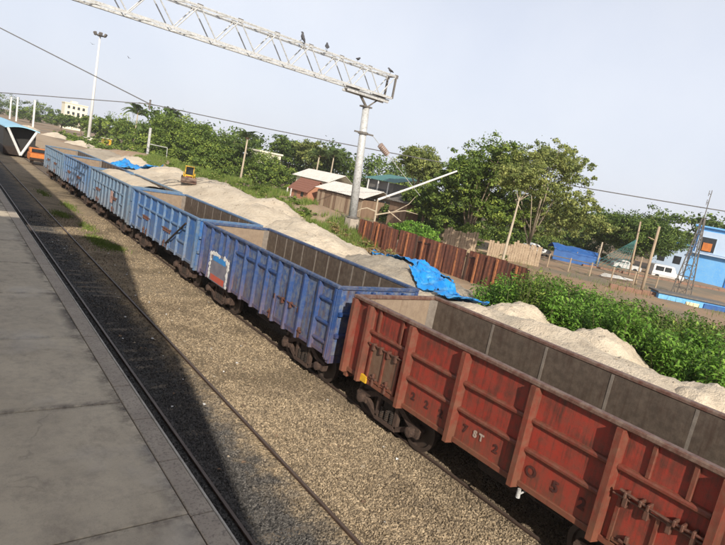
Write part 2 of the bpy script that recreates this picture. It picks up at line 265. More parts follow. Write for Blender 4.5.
# ------------------------------------------------------------------ mesh helpers
class MB:
    def __init__(s): s.v = []; s.f = []; s.mi = []; s.cur = 0
    def add(s, vs, fs):
        o = len(s.v); s.v += [tuple(p) for p in vs]; s.f += [tuple(i+o for i in f) for f in fs]; s.mi += [s.cur]*len(fs); return s
    def box(s, x0, x1, y0, y1, z0, z1, c=0.0):
        if x0 > x1: x0, x1 = x1, x0
        if y0 > y1: y0, y1 = y1, y0
        if z0 > z1: z0, z1 = z1, z0
        if c <= 0:
            vs = [(x, y, z) for x in (x0, x1) for y in (y0, y1) for z in (z0, z1)]
            return s.add(vs, [(0, 1, 3, 2), (4, 6, 7, 5), (0, 4, 5, 1), (2, 3, 7, 6), (0, 2, 6, 4), (1, 5, 7, 3)])
        c = min(c, (x1-x0)*0.45, (y1-y0)*0.45, (z1-z0)*0.45)
        vs = []; ix = {}
        for a, X in ((0, x0), (1, x1)):
            for b, Y in ((0, y0), (1, y1)):
                for d, Z in ((0, z0), (1, z1)):
                    ux = c if a == 0 else -c; uy = c if b == 0 else -c; uz = c if d == 0 else -c
                    ix[a, b, d, 0] = len(vs); vs.append((X, Y+uy, Z+uz))
                    ix[a, b, d, 1] = len(vs); vs.append((X+ux, Y, Z+uz))
                    ix[a, b, d, 2] = len(vs); vs.append((X+ux, Y+uy, Z))
        fs = []
        for a in (0, 1):
            q = [ix[a, 0, 0, 0], ix[a, 1, 0, 0], ix[a, 1, 1, 0], ix[a, 0, 1, 0]]; fs.append(q if a else q[::-1])
            q = [ix[0, a, 0, 1], ix[0, a, 1, 1], ix[1, a, 1, 1], ix[1, a, 0, 1]]; fs.append(q if a else q[::-1])
            q = [ix[0, 0, a, 2], ix[1, 0, a, 2], ix[1, 1, a, 2], ix[0, 1, a, 2]]; fs.append(q if a else q[::-1])
        for a in (0, 1):
            for b in (0, 1):
                k = (a == b)
                q = [ix[a, b, 0, 0], ix[a, b, 0, 1], ix[a, b, 1, 1], ix[a, b, 1, 0]]; fs.append(q if k else q[::-1])
                q = [ix[a, 0, b, 2], ix[a, 0, b, 0], ix[a, 1, b, 0], ix[a, 1, b, 2]]; fs.append(q if k else q[::-1])
                q = [ix[0, a, b, 1], ix[0, a, b, 2], ix[1, a, b, 2], ix[1, a, b, 1]]; fs.append(q if k else q[::-1])
        for a in (0, 1):
            for b in (0, 1):
                for d in (0, 1):
                    q = [ix[a, b, d, 0], ix[a, b, d, 1], ix[a, b, d, 2]]; fs.append(q if (a+b+d) % 2 else q[::-1])
        return s.add(vs, fs)
    def prism(s, prof, axis, t0, t1, cap=True):
        """closed 2-D profile swept along one axis; profile coordinates are the other two axes in x,y,z order"""
        n = len(prof); vs = []
        for t in (t0, t1):
            for (a, b) in prof:
                vs.append((t, a, b) if axis == 'x' else (a, t, b) if axis == 'y' else (a, b, t))
        fs = [(i, (i+1) % n, (i+1) % n+n, i+n) for i in range(n)]
        if cap: fs += [tuple(range(n))[::-1], tuple(range(n, 2*n))]
        return s.add(vs, fs)
    def tube(s, pts, rad, n=8, cap=True):
        pts = [Vector(p) for p in pts]
        if not isinstance(rad, (list, tuple)): rad = [rad]*len(pts)
        vs = []; up = Vector((0.03, 0.05, 1)); 
        for i, p in enumerate(pts):
            d = (pts[min(i+1, len(pts)-1)]-pts[max(i-1, 0)]).normalized()
            a = d.cross(up)
            if a.length < 0.15: a = d.cross(Vector((1, 0, 0)))
            a.normalize(); b = a.cross(d)
            for k in range(n):
                t = 2*PI*k/n; vs.append(p+(a*math.cos(t)+b*math.sin(t))*rad[i])
        fs = [(i*n+k, i*n+(k+1) % n, (i+1)*n+(k+1) % n, (i+1)*n+k) for i in range(len(pts)-1) for k in range(n)]
        if cap: fs += [tuple(range(n))[::-1], tuple(range((len(pts)-1)*n, len(pts)*n))]
        return s.add(vs, fs)
    def lathe(s, prof, axis='x', n=20, c=(0, 0, 0)):
        """profile (t along axis, r)"""
        vs = []
        for (t, r) in prof:
            for k in range(n):
                a = 2*PI*k/n; u, v = r*math.cos(a), r*math.sin(a)
                p = (t, u, v) if axis == 'x' else (u, t, v) if axis == 'y' else (u, v, t)
                vs.append((p[0]+c[0], p[1]+c[1], p[2]+c[2]))
        m = len(prof)
        fs = [(i*n+k, i*n+(k+1) % n, (i+1)*n+(k+1) % n, (i+1)*n+k) for i in range(m-1) for k in range(n)]
        fs += [tuple(range(n))[::-1], tuple(range((m-1)*n, m*n))]
        return s.add(vs, fs)
    def mesh(s, name, mats, smooth=False):
        me = bpy.data.meshes.new(name); me.from_pydata(s.v, [], s.f)
        for mt in (mats if isinstance(mats, (list, tuple)) else [mats]): me.materials.append(mt)
        if any(s.mi): me.polygons.foreach_set('material_index', s.mi)
        if smooth: me.polygons.foreach_set('use_smooth', [True]*len(s.f))
        import bmesh
        bm = bmesh.new(); bm.from_mesh(me); bmesh.ops.recalc_face_normals(bm, faces=bm.faces); bm.to_mesh(me); bm.free()
        me.update(); return me
    def build(s, name, mats, parent=None, loc=(0, 0, 0), rot=(0, 0, 0), smooth=False):
        return link(name, s.mesh(name, mats, smooth), parent, loc, rot)
def link(name, me, parent=None, loc=(0, 0, 0), rot=(0, 0, 0)):
    o = bpy.data.objects.new(name, me); COL.objects.link(o); o.location = loc; o.rotation_euler = rot
    if parent: o.parent = parent
    return o
def tag(o, label=None, cat=None, group=None, kind=None):
    if label: o['label'] = label
    if cat: o['category'] = cat
    if group: o['group'] = group
    if kind: o['kind'] = kind
    return o
def empty(name, loc=(0, 0, 0), rz=0.0, **k):
    o = bpy.data.objects.new(name, None); COL.objects.link(o); o.location = loc; o.rotation_euler = (0, 0, rz)
    o.empty_display_size = 0.2
    return tag(o, **k)
def copy_tree(o, parent=None):
    c = o.copy(); COL.objects.link(c); c.parent = parent
    for ch in list(o.children): copy_tree(ch, c)
    return c
def quads_mesh(name, V, mat, tint=None, nper=4):
    """numpy (N, nper, 3) polygons to a mesh with a per-face 'tint'"""
    N = V.shape[0]; me = bpy.data.meshes.new(name)
    me.vertices.add(N*nper); me.vertices.foreach_set('co', V.astype(np.float32).ravel())
    me.loops.add(N*nper); me.loops.foreach_set('vertex_index', np.arange(N*nper, dtype=np.int32))
    me.polygons.add(N); me.polygons.foreach_set('loop_start', np.arange(0, N*nper, nper, dtype=np.int32))
    me.polygons.foreach_set('loop_total', np.full(N, nper, dtype=np.int32))
    me.materials.append(mat)
    if tint is not None:
        a = me.attributes.new('tint', 'FLOAT', 'FACE'); a.data.foreach_set('value', np.clip(tint, 0, 1).astype(np.float32))
    me.update(calc_edges=True); return me
def vnoise(x, y, seed=0):
    """cheap smooth 2-D noise, numpy"""
    r = np.random.default_rng(seed); G = r.random((64, 64))
    xi = np.floor(x).astype(int); yi = np.floor(y).astype(int); fx = x-xi; fy = y-yi
    fx = fx*fx*(3-2*fx); fy = fy*fy*(3-2*fy)
    g = lambda a, b: G[a % 64, b % 64]
    return (g(xi, yi)*(1-fx)+g(xi+1, yi)*fx)*(1-fy)+(g(xi, yi+1)*(1-fx)+g(xi+1, yi+1)*fx)*fy
def fbm(x, y, seed=0, o=4):
    t = 0; a = 0.5; s = 1
    for i in range(o): t = t+a*(vnoise(x*s+i*7.3, y*s+i*3.1, seed+i)-0.5); a *= 0.5; s *= 2.03
    return t
def sstep(a, b, x):
    t = np.clip((x-a)/(b-a), 0, 1); return t*t*(3-2*t)

# ------------------------------------------------------------------ ground
def ground_z(x, y):
    x = np.asarray(x, float); y = np.asarray(y, float)
    z = -0.075-0.060*sstep(4.55, 4.75, x)*sstep(6.24, 6.04, x)-0.02*sstep(9.85, 10.0, x)
    z = z-0.25*sstep(4.0, 3.2, x)
    z = z+1.10*sstep(12.9, 14.2, x)
    near = sstep(36, 28, y)                                     # berm is lower behind the thicket
    crest = 3.42-1.65*near
    z = z+(crest-0.96)*sstep(19.5, 23.3, x)*sstep(130, 80, y)*sstep(-30, -5, y)
    z = np.where(x > 24.2, 0.6+(z-0.6)*sstep(29.5, 24.2, x), z)
    gap = sstep(6.9, 7.5, x)*sstep(9.2, 8.6, x); z = z-0.05*gap+(fbm(x*0.55, y*0.45, 21)*0.16+fbm(x*1.5, y*1.5, 22)*0.09)*gap
    rough = fbm(x*0.5, y*0.5, 3)*0.35*sstep(13.5, 15, x)+fbm(x*1.6, y*1.6, 9)*0.05
    return z+rough
def g0(x, y): return float(ground_z(x, y))
def strip_grid(name, xs, ys, zf, mat, kind='structure'):
    X, Y = np.meshgrid(np.array(xs), np.array(ys), indexing='ij'); Z = zf(X, Y)
    nx, ny = X.shape; V = np.stack([X, Y, Z], -1).reshape(-1, 3)
    i, j = np.meshgrid(np.arange(nx-1), np.arange(ny-1), indexing='ij'); a = (i*ny+j).ravel()
    F = np.stack([a, a+ny, a+ny+1, a+1], -1)
    me = bpy.data.meshes.new(name); me.from_pydata(V.tolist(), [], F.tolist()); me.materials.append(mat)
    me.polygons.foreach_set('use_smooth', [True]*len(F)); o = link(name, me); o['kind'] = kind; return o
ysg = np.concatenate([[-290, -120, -60, -20], np.arange(-6, 60, 0.5), np.arange(60, 140, 2), [150, 170, 200, 260, 350, 500, 800, 1190]])
strip_grid('ground', np.concatenate([np.arange(13.0, 31, 0.35), np.arange(31, 100, 2.5), [110, 130, 160, 200, 300, 500, 890]]), ysg, ground_z, M['ground'])
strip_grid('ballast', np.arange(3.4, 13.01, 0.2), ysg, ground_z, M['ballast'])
strip_grid('ground', [-390, -300, -100, -30, -12, 3.4], ysg, lambda x, y: ground_z(x, y)-0.02, M['ground'])

# loose ballast stones, scattered over the bed nearest the camera
def stone_field(name, regions, mat):
    V = []; F = []
    for (x0, x1, y0, y1, dens) in regions:
        V.append(((x0, y0), (x1, y0), (x1, y1), (x0, y1), dens))
    pts = []
    for (a, b, c, d, dens) in V:
        n = int((b[0]-a[0])*(c[1]-b[1])*dens)
        p = np.stack([RNG.uniform(a[0], b[0], n), RNG.uniform(a[1], c[1], n)], -1); pts.append(p)
    P = np.concatenate(pts); Z = ground_z(P[:, 0], P[:, 1])+0.012
    for rx in (4.52, 6.26, 9.81, 11.55): 
        k = np.abs(P[:, 0]-rx) > 0.08; P = P[k]; Z = Z[k]
    me = bpy.data.meshes.new(name); me.from_pydata(np.concatenate([P, Z[:, None]], 1).tolist(), [], [])
    o = link(name, me); o['kind'] = 'stuff'
    ng = bpy.data.node_groups.new(name, 'GeometryNodeTree')
    ng.interface.new_socket('Geometry', in_out='INPUT', socket_type='NodeSocketGeometry')
    ng.interface.new_socket('Geometry', in_out='OUTPUT', socket_type='NodeSocketGeometry')
    N = ng.nodes; L = ng.links
    gi = N.new('NodeGroupInput'); go = N.new('NodeGroupOutput')
    ico = N.new('GeometryNodeMeshIcoSphere'); ico.inputs['Radius'].default_value = 0.025; ico.inputs['Subdivisions'].default_value = 1
    nz = N.new('ShaderNodeTexNoise'); nz.inputs['Scale'].default_value = 22; nz.inputs['Detail'].default_value = 0
    sub = N.new('ShaderNodeVectorMath'); sub.operation = 'SUBTRACT'; sub.inputs[1].default_value = (0.5, 0.5, 0.5)
    mul = N.new('ShaderNodeVectorMath'); mul.operation = 'SCALE'; mul.inputs['Scale'].default_value = 0.05
    L.new(nz.outputs['Color'], sub.inputs[0]); L.new(sub.outputs[0], mul.inputs[0])
    sp = N.new('GeometryNodeSetPosition'); L.new(ico.outputs['Mesh'], sp.inputs['Geometry']); L.new(mul.outputs[0], sp.inputs['Offset'])
    smt = N.new('GeometryNodeSetMaterial'); smt.inputs['Material'].default_value = mat; L.new(sp.outputs[0], smt.inputs[0])
    rr = N.new('FunctionNodeRandomValue'); rr.data_type = 'FLOAT_VECTOR'; rr.inputs['Max'].default_value = (6.28, 6.28, 6.28)
    rs = N.new('FunctionNodeRandomValue'); rs.data_type = 'FLOAT_VECTOR'; rs.inputs['Min'].default_value = (0.4, 0.4, 0.3); rs.inputs['Max'].default_value = (1.6, 1.35, 1.0)
    rs.inputs['Seed'].default_value = 5
    iop = N.new('GeometryNodeInstanceOnPoints')
    mp = N.new('GeometryNodeMeshToPoints'); L.new(gi.outputs[0], mp.inputs[0])
    L.new(mp.outputs[0], iop.inputs['Points']); L.new(smt.outputs[0], iop.inputs['Instance'])
    L.new(rr.outputs['Value'], iop.inputs['Rotation']); L.new(rs.outputs['Value'], iop.inputs['Scale'])
    L.new(iop.outputs[0], go.inputs[0])
    md = o.modifiers.new('scatter', 'NODES'); md.node_group = ng
    me.materials.append(mat); return o
def stone_mat():
    m, n, l, b = new_mat('ballast_stone'); p = pos(n)
    oi = n.new('ShaderNodeObjectInfo'); sx = n.new('ShaderNodeSeparateXYZ'); l.new(p, sx.inputs[0])
    tan = mix(n, l, oi.outputs['Random'], (0.10, 0.076, 0.050), (0.46, 0.365, 0.245))
    bg_ = noise(n, l, p, 0.35, 5, 0.6); tan = mix(n, l, ramp(n, l, bg_, 0.50, 0.62), tan, mix(n, l, oi.outputs['Random'], (0.10, 0.075, 0.05), (0.27, 0.21, 0.14)))
    tan = mix(n, l, math_(n, l, 'MULTIPLY', ramp(n, l, noise(n, l, p, 1.1, 6, 0.75), 0.58, 0.68), 0.7), tan, (0.10, 0.08, 0.06))
    grey = mix(n, l, oi.outputs['Random'], (0.032, 0.031, 0.031), (0.135, 0.127, 0.118))  # loose stones darkened like the bed, shade of the near line included
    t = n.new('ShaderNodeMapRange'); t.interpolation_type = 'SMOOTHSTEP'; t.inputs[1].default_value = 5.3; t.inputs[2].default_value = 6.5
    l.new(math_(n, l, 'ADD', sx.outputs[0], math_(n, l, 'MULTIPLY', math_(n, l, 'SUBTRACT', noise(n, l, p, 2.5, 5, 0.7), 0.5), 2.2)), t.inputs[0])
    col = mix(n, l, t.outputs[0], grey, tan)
    t2 = n.new('ShaderNodeMapRange'); t2.interpolation_type = 'SMOOTHSTEP'; t2.inputs[1].default_value = 9.4; t2.inputs[2].default_value = 10.2; l.new(sx.outputs[0], t2.inputs[0])
    col = mix(n, l, math_(n, l, 'MULTIPLY', t2.outputs[0], 0.75), col, (0.10, 0.075, 0.055))
    l.new(col, b.inputs['Base Color']); b.inputs['Roughness'].default_value = 0.9; bump(n, l, b, noise(n, l, p, 60, 3), 0.4, 0.01); return m
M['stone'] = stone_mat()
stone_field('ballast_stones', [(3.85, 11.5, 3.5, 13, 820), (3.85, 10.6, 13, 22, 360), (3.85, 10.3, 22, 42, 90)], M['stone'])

# ------------------------------------------------------------------ tracks
def track(x1, y0, y1, name, sleeper_to, kind='structure'):
    t = empty(name, ((x1+x1+1.74)/2, y0, 0)); t['kind'] = kind
    prof = [(-0.068, -0.156), (0.068, -0.156), (0.068, -0.145), (0.012, -0.125), (0.009, -0.045), (0.035, -0.035), (0.035, -0.004), (0.028, 0), (-0.028, 0), (-0.035, -0.004), (-0.035, -0.035), (-0.009, -0.045), (-0.012, -0.125), (-0.068, -0.145)]
    for sx in (-0.87, 0.87):
        m = MB(); m.prism([(a, b) for a, b in prof], 'y', 0, y1-y0); me = m.mesh('rail', [M['rail'], M['railtop']])
        for p in me.polygons:
            if p.normal.z > 0.9 and p.center.z > -0.002: p.material_index = 1
        link('rail', me, t, (sx, 0, 0))
    sm = MB(); sm.box(-1.37, 1.37, -0.125, 0.125, -0.36, -0.150, 0.02)
    for s in (-0.87, 0.87):                                     # rail seats stand proud of the stones
        sm.box(s-0.22, s+0.22, -0.11, 0.11, -0.16, -0.149, 0.004)
        for q in (-0.10, 0.10): sm.box(s+q-0.03, s+q+0.03, -0.05, 0.05, -0.15, -0.115, 0.008)
    me = sm.mesh('sleeper', M['sleeper']); y = 0.3; k = 0
    while y < sleeper_to-y0:
        o = link('sleeper', me, t, (random.uniform(-0.02, 0.02), y+random.uniform(-0.03, 0.03), random.uniform(0.006, 0.026)-(0.02 if x1 > 8 else 0)), (0, 0, random.uniform(-0.01, 0.01))); y += 0.65
    return t
track(4.52, -12, 420, 'railway_track', 60)
track(9.81, -12, 420, 'railway_track', 40)

# ------------------------------------------------------------------ platform
plat = empty('platform', (0, 0, 0.82)); plat['kind'] = 'structure'
def slab(x0, x1, y0, y1, name, mat, dz=0.0):
    m = MB(); m.box(x0+0.008, x1-0.008, y0+0.010, y1-0.010, -0.16, dz, 0.012); return m.build(name, mat, plat)
yj = [-9, -1, 3, 7.07, 11.0, 14.9, 19.0, 23, 27, 31, 35, 39, 43, 47, 51, 55, 59, 63, 67]
for a, b in zip(yj[:-1], yj[1:]):
    slab(-9, -2.2, a, b, 'slab', M['concrete'], random.uniform(-0.004, 0.004)); slab(-2.2, 3.32, a, b, 'slab', M['concrete'], random.uniform(-0.004, 0.004))
y = -9.0
while y < 67:
    slab(3.32, 3.70, y, y+1.6, 'coping_stone', M['coping'], random.uniform(-0.003, 0.006)); y += 1.6
m = MB(); m.box(-9, 3.69, -9, 67, -0.20, -0.03); m.build('joint_bed', M['jointdirt'], plat)
m = MB(); m.box(3.702, 3.745, -9, 67, -0.14, 0.002, 0.012); m.build('edge_strip', M['edgepaint'], plat)
m = MB(); m.box(3.45, 3.70, -9, 67, -1.30, -0.165); m.build('platform_wall', M['coping'], plat)
m = MB(); m.box(-9, 3.60, 67, 230, -0.20, -0.01, 0.01); m.build('slab', M['concrete'], plat)

# unseen high roof added beside the viewpoint, shaped to shade platform and near line
roof = empty('shadow_roof', (-10, 10, 0)); roof['kind'] = 'structure'
def roof_slab(poly, z):
    m = MB(); n = len(poly)
    m.add([(x+10, y-10, z+dz) for dz in (0, 0.25) for x, y in poly], [tuple(range(n))[::-1], tuple(range(n, 2*n))]+[(i, (i+1) % n, (i+1) % n+n, i+n) for i in range(n)])
    m.build('shadow_roof_panel', M['tin'], roof)
ZR = 11.9
roof_slab([(-26, -30), (-4.94, -30), (-4.94, -14.58), (-4.62, -12.51), (-3.94, -8.91), (-3.24, -4.9), (-2.74, 1.22), (-2.14, 4.22), (-1.34, 8.82), (-0.74, 12.42), (-1.14, 13.62), (-2.74, 14.12), (-4.24, 14.42), (-26, 14.42)], ZR)
roof_slab([(-26, 16.52), (-4.48, 16.52), (-2.94, 16.72), (-1.74, 17.42), (-1.39, 19.72), (-1.21, 36.92), (-1.09, 80.22), (-26, 80.22)], ZR)
for yy in (-14, 0, 11, 18, 34, 48, 62, 74):
    for xx in (-8, -18):
        m = MB(); m.box(-0.2, 0.2, -0.2, 0.2, 0, ZR-0.85, 0.03); m.build('column', M['galv'], roof, (xx+10, yy-10, 0.82))

# ------------------------------------------------------------------ wagons
XC = 10.68; HX = 1.46; ZB, ZT = 1.10, 3.20
def rib_mesh(h, d, w=0.15, mat=None):
    m = MB(); m.prism([(0, -w/2-0.03), (-d, -w/2+0.02), (-d, w/2-0.02), (0, w/2+0.03)], 'z', 0, h); return m.mesh('rib', mat)
def stiff_mesh(L, d, mat, w=0.10):
    pr = [(0.0, -w*0.62), (-d*0.75, -w*0.5), (-d, -w*0.2), (-d, w*0.2), (-d*0.75, w*0.5), (0, w*0.62)]
    m = MB(); m.prism(pr, 'y', -L/2, L/2); return m.mesh('stiffener', mat)
def wheel_mesh():
    m = MB(); m.lathe([(-0.065, 0.12), (-0.065, 0.40), (-0.065, 0.50), (0.045, 0.495), (0.07, 0.53), (0.07, 0.43), (0.02, 0.40), (0.02, 0.14), (0.10, 0.12)], 'x', 24)
    return m.mesh('wheel', M['wheel'], False)
def bogie_proto():
    r = bpy.data.objects.new('bogie', None); COL.objects.link(r); r.empty_display_size = 0.2
    wm = wheel_mesh()
    for y in (-1.0, 1.0):
        for s in (-1, 1): link('wheel', wm, r, (s*0.87, y, 0.5), (0, 0, 0 if s > 0 else PI))
        m = MB(); m.tube([(-1.1, y, 0.5), (1.1, y, 0.5)], 0.075, 10); m.build('axle', M['wheel'], r)
    m = MB()
    # cast side frame: top member, two sloping arms, bottom spring tray, with open windows between
    prof_top = [(-1.25, 0.62), (-1.22, 0.44), (-0.80, 0.44), (-0.55, 0.34), (-0.42, 0.20), (0.42, 0.20), (0.55, 0.34), (0.80, 0.44), (1.22, 0.44), (1.25, 0.62), (0.85, 0.70), (0.45, 0.90), (-0.45, 0.90), (-0.85, 0.70)]
    outer = prof_top
    def ring(px):
        inn = [(-0.78, 0.58), (-0.70, 0.53), (-0.52, 0.44), (-0.30, 0.30), (0.30, 0.30), (0.52, 0.44), (0.70, 0.53), (0.78, 0.58), (0.36, 0.79), (-0.36, 0.79)]
        return inn
    for x in (-1.20, 1.08):
        n = len(outer)
        # build the frame from convex pieces
        m.prism([(-0.50, 0.90), (-0.42, 0.78), (0.42, 0.78), (0.50, 0.90)], 'x', x, x+0.12)
        for s in (-1, 1):
            m.prism([(s*0.50, 0.90), (s*0.42, 0.78), (s*0.86, 0.56), (s*1.26, 0.60), (s*1.22, 0.68), (s*0.90, 0.71)], 'x', x, x+0.12)
            m.prism([(s*1.26, 0.60), (s*1.22, 0.40), (s*0.82, 0.40), (s*0.86, 0.56)], 'x', x-0.03, x+0.15)
            m.prism([(s*0.84, 0.54), (s*0.82, 0.40), (s*0.42, 0.18), (s*0.34, 0.28)], 'x', x, x+0.12)
            m.prism([(s*0.42, 0.78), (s*0.30, 0.78), (s*0.30, 0.28), (s*0.42, 0.26)], 'x', x, x+0.12)
        m.prism([(-0.42, 0.18), (0.42, 0.18), (0.34, 0.28), (-0.34, 0.28)], 'x', x-0.02, x+0.14)
        m.build('side_frame', M['bogie'], r); m = MB()
    for x in (-1.14, 1.14):
        m = MB()
        for y in (-0.2, 0.0, 0.2):
            pr = []
            for k in range(13): pr.append((0.29+k*0.025, 0.085 if k % 2 else 0.065))
            m.lathe(pr, 'z', 10, (x, y, 0))
        m.build('spring', M['under'], r)
    for x in (-1.25, 1.25):
        for y in (-1.0, 1.0): m = MB(); m.lathe([(-0.10, 0.07), (-0.08, 0.13), (0.08, 0.13), (0.10, 0.07)], 'x', 12, (x, y, 0.5)); m.build('axle_box', M['bogie'], r)
    m = MB(); m.box(-1.16, 1.16, -0.22, 0.22, 0.52, 0.80, 0.03); m.build('bolster', M['under'], r)
    return r
BOGIE = bogie_proto()
_b_used = [False]
def add_bogie(root, y):
    if not _b_used[0]: o = BOGIE; _b_used[0] = True; o.parent = root
    else: o = copy_tree(BOGIE, root)
    o.location = (0, y, 0); return o
def make_wagon(yc, HL, mats, label, ribs, stiffs, small=(), doors=(), rib_d=0.13, rib_w=0.15):
    root = empty('goods_wagon', (XC, yc, 0), label=label, cat='goods wagon', group='open goods wagons of the train')
    side, ribm, railm, end_in = mats['side'], mats['rib'], mats['rail'], mats.get('end', M['innerend'])
    inner = mats.get('inner', M['inner'])
    def skin(m):       # outer paint, inner scoured face
        return m
    for s in (-1, 1):
        m = MB(); x = s*HX
        ny_, nz_ = 90, 12; yy_, zz_ = np.meshgrid(np.linspace(-HL+0.02, HL-0.02, ny_), np.linspace(ZB+0.06, ZT-0.06, nz_), indexing='ij')
        dent = fbm(yy_*0.9+yc, zz_*0.9+s, 61, 3)*0.055*np.sin(PI*(zz_-ZB)/(ZT-ZB))
        for off in (0.012*s, -0.012*s):
            m.cur = 0 if off*s > 0 else 1; q = np.arange(ny_*nz_).reshape(ny_, nz_)
            fs_ = [(q[i, j], q[i+1, j], q[i+1, j+1], q[i, j+1]) for i in range(ny_-1) for j in range(nz_-1)]
            m.add(np.stack([x+off+dent, yy_, zz_], -1).reshape(-1, 3).tolist(), [tuple(int(k) for k in f) for f in fs_])
        me = m.mesh('side_wall', [side, inner], True)
        link('side_wall', me, root)
        m = MB(); m.box(s*(HX-0.03), s*(HX+0.13), -HL, HL, ZT-0.10, ZT, 0.022); m.build('top_rail', railm, root)
        m = MB(); m.box(s*(HX-0.02), s*(HX+0.06), -HL+0.05, HL-0.05, ZB-0.03, ZB+0.09, 0.012); m.build('side_sill', ribm, root)
    for s in (-1, 1):
        m = MB(); y = s*(HL-0.06)
        m.box(-HX+0.015, HX-0.015, y-0.012, y+0.012, ZB, ZT-0.06)
        me = m.mesh('end_wall', [side, end_in])
        for p in me.polygons:
            if p.normal.y*s < -0.5: p.material_index = 1
        link('end_wall', me, root)
        m = MB(); m.box(-HX+0.032, HX-0.032, s*(HL-0.11), s*(HL+0.0), ZT-0.12, ZT-0.004, 0.02); m.build('top_rail', railm, root)
        for zz in (1.7, 2.35):
            m = MB(); m.prism([(s*(HL-0.05), zz-0.07), (s*(HL+0.06), zz-0.04), (s*(HL+0.06), zz+0.04), (s*(HL-0.05), zz+0.07)], 'x', -HX+0.05, HX-0.05); m.build('stiffener', ribm, root)
        for xx in (-0.9, -0.3, 0.3, 0.9):
            m = MB(); m.box(xx-0.05, xx+0.05, s*(HL-0.05), s*(HL+0.085), ZB-0.1, ZT-0.15, 0.015); m.build('rib', ribm, root)
    m = MB(); m.box(-HX+0.02, HX-0.02, -HL+0.08, HL-0.08, ZB, ZB+0.05); m.build('floor', inner, root)
    m = MB(); m.box(-0.28, 0.28, -HL+0.1, HL-0.1, 0.78, ZB-0.012); 
    for yy in np.linspace(-HL+0.4, HL-0.4, 9): m.box(-HX+0.1, HX-0.1, yy-0.06, yy+0.06, 0.94, ZB-0.014)
    m.build('underframe', M['under'], root)
    m = MB(); m.box(-0.95, -0.55, -0.6, 0.5, 0.55, 0.90, 0.05); m.build('air_reservoir', M['under'], root); m = MB(); m.tube([(-0.75, -0.5, 0.62), (-0.75, -1.6, 0.60)], 0.03, 6); m.build('brake_rod', M['under'], root); m = MB(); m.lathe([(-0.45, 0.02), (-0.42, 0.17), (0.42, 0.17), (0.45, 0.02)], 'y', 12, (0.7, 0.2, 0.68))
    m.build('brake_cylinder', M['under'], root)
    rm = rib_mesh(ZT-0.10-(ZB-0.06), rib_d, rib_w, ribm)
    for y in ribs: link('rib', rm, root, (-HX-0.010, y, ZB-0.06))
    for y in ribs[::2]: link('rib', rm, root, (HX+0.010, y, ZB-0.06), (0, 0, PI))
    cache = {}
    for (y0, y1, z) in stiffs:
        L = round(abs(y1-y0)-rib_w-0.03, 3)
        if L not in cache: cache[L] = stiff_mesh(L, 0.085, ribm)
        link('stiffener', cache[L], root, (-HX-0.011, (y0+y1)/2, z))
    for (y, z0, z1) in small:
        m = MB(); m.box(-HX-0.075, -HX-0.008, -0.04, 0.04, 0, z1-z0, 0.012); m.build('small_rib', ribm, root, (0, y, z0))
    # corner posts
    for s in (-1, 1):
        for sx in (-1, 1):
            m = MB(); m.box(sx*(HX-0.03), sx*(HX+0.11), s*(HL-0.14), s*(HL-0.005), ZB-0.12, ZT-0.105, 0.015); m.build('corner_post', ribm, root)
    for (y0, y1, z0, z1, dm) in doors:
        m = MB(); yc2 = (y0+y1)/2
        d = m
        d.box(-HX-0.045, -HX-0.013, y0-yc2, y1-yc2, z0, z1, 0.01)
        o = d.build('door', dm, root, (0, yc2, 0))
        m = MB()
        for yy in (y0-yc2, 0, y1-yc2): m.box(-HX-0.085, -HX-0.040, yy-0.035, yy+0.035, z0, z1+0.03, 0.008)
        m.box(-HX-0.083, -HX-0.041, y0-yc2+0.04, y1-yc2-0.04, z0+0.02, z0+0.09, 0.008)
        m.build('door_frame', ribm, o)
        m = MB(); m.tube([(-HX-0.11, y0-yc2-0.12, z1+0.05), (-HX-0.11, y1-yc2+0.12, z1+0.05)], 0.02, 6)
        for yy in np.linspace(y0-yc2+0.1, y1-yc2-0.1, 4): m.box(-HX-0.135, -HX-0.03, yy-0.04, yy+0.04, z1-0.10, z1+0.09, 0.01)
        m.build('hinge', M['fitting'], o)
        for yy in (y0-yc2+0.28, y1-yc2-0.28): m = MB(); m.box(-HX-0.12, -HX-0.048, yy-0.03, yy+0.03, z0-0.08, z0+0.25, 0.01); m.box(-HX-0.12, -HX-0.05, yy-0.12, yy+0.12, z0+0.10, z0+0.15, 0.01); m.build('latch', M['fitting'], o)
    # weld seams and patch plates inside the far wall
    for y in ribs[1:-1]:
        if abs(y) < HL-1.0:
            m = MB(); m.box(HX-0.022, HX-0.0125, -0.035, 0.035, 0, ZT-0.11-ZB-0.06); m.build('weld_seam', M['seam'], root, (0, y+random.uniform(-.05, .05), ZB+0.06))
    for s in (-1, 1):
        m = MB(); m.prism([(0, 0), (-0.17, 0), (0, -0.17*s)] if True else [], 'z', ZB+0.06, ZT-0.11); m.build('corner_gusset', M['seam'], root, (HX-0.013, s*(HL-0.075), 0))
        add_bogie(root, s*(HL-1.75))
        m = MB(); m.box(-0.16, 0.16, s*(HL-0.1), s*(HL+0.16), 0.94, 1.085, 0.03); m.box(-0.10, 0.10, s*(HL+0.10), s*(HL+0.34), 0.93, 1.09, 0.03); m.box(-0.17, -0.02, s*(HL+0.24), s*(HL+0.44), 0.9, 1.12, 0.04)
        m.build('coupler', M['under'], root)
        m = MB(); m.tube([(0.4, s*HL, 0.95), (0.42, s*(HL+0.15), 0.7), (0.3, s*(HL+0.35), 0.55), (0.2, s*(HL+0.42), 0.62)], 0.035, 7); m.build('brake_hose', M['tyre'], root)
        m = MB(); m.box(-HX, HX, s*(HL-0.18), s*(HL-0.02), 0.86, ZB-0.01, 0.015); m.build('headstock', ribm, root)
    return root
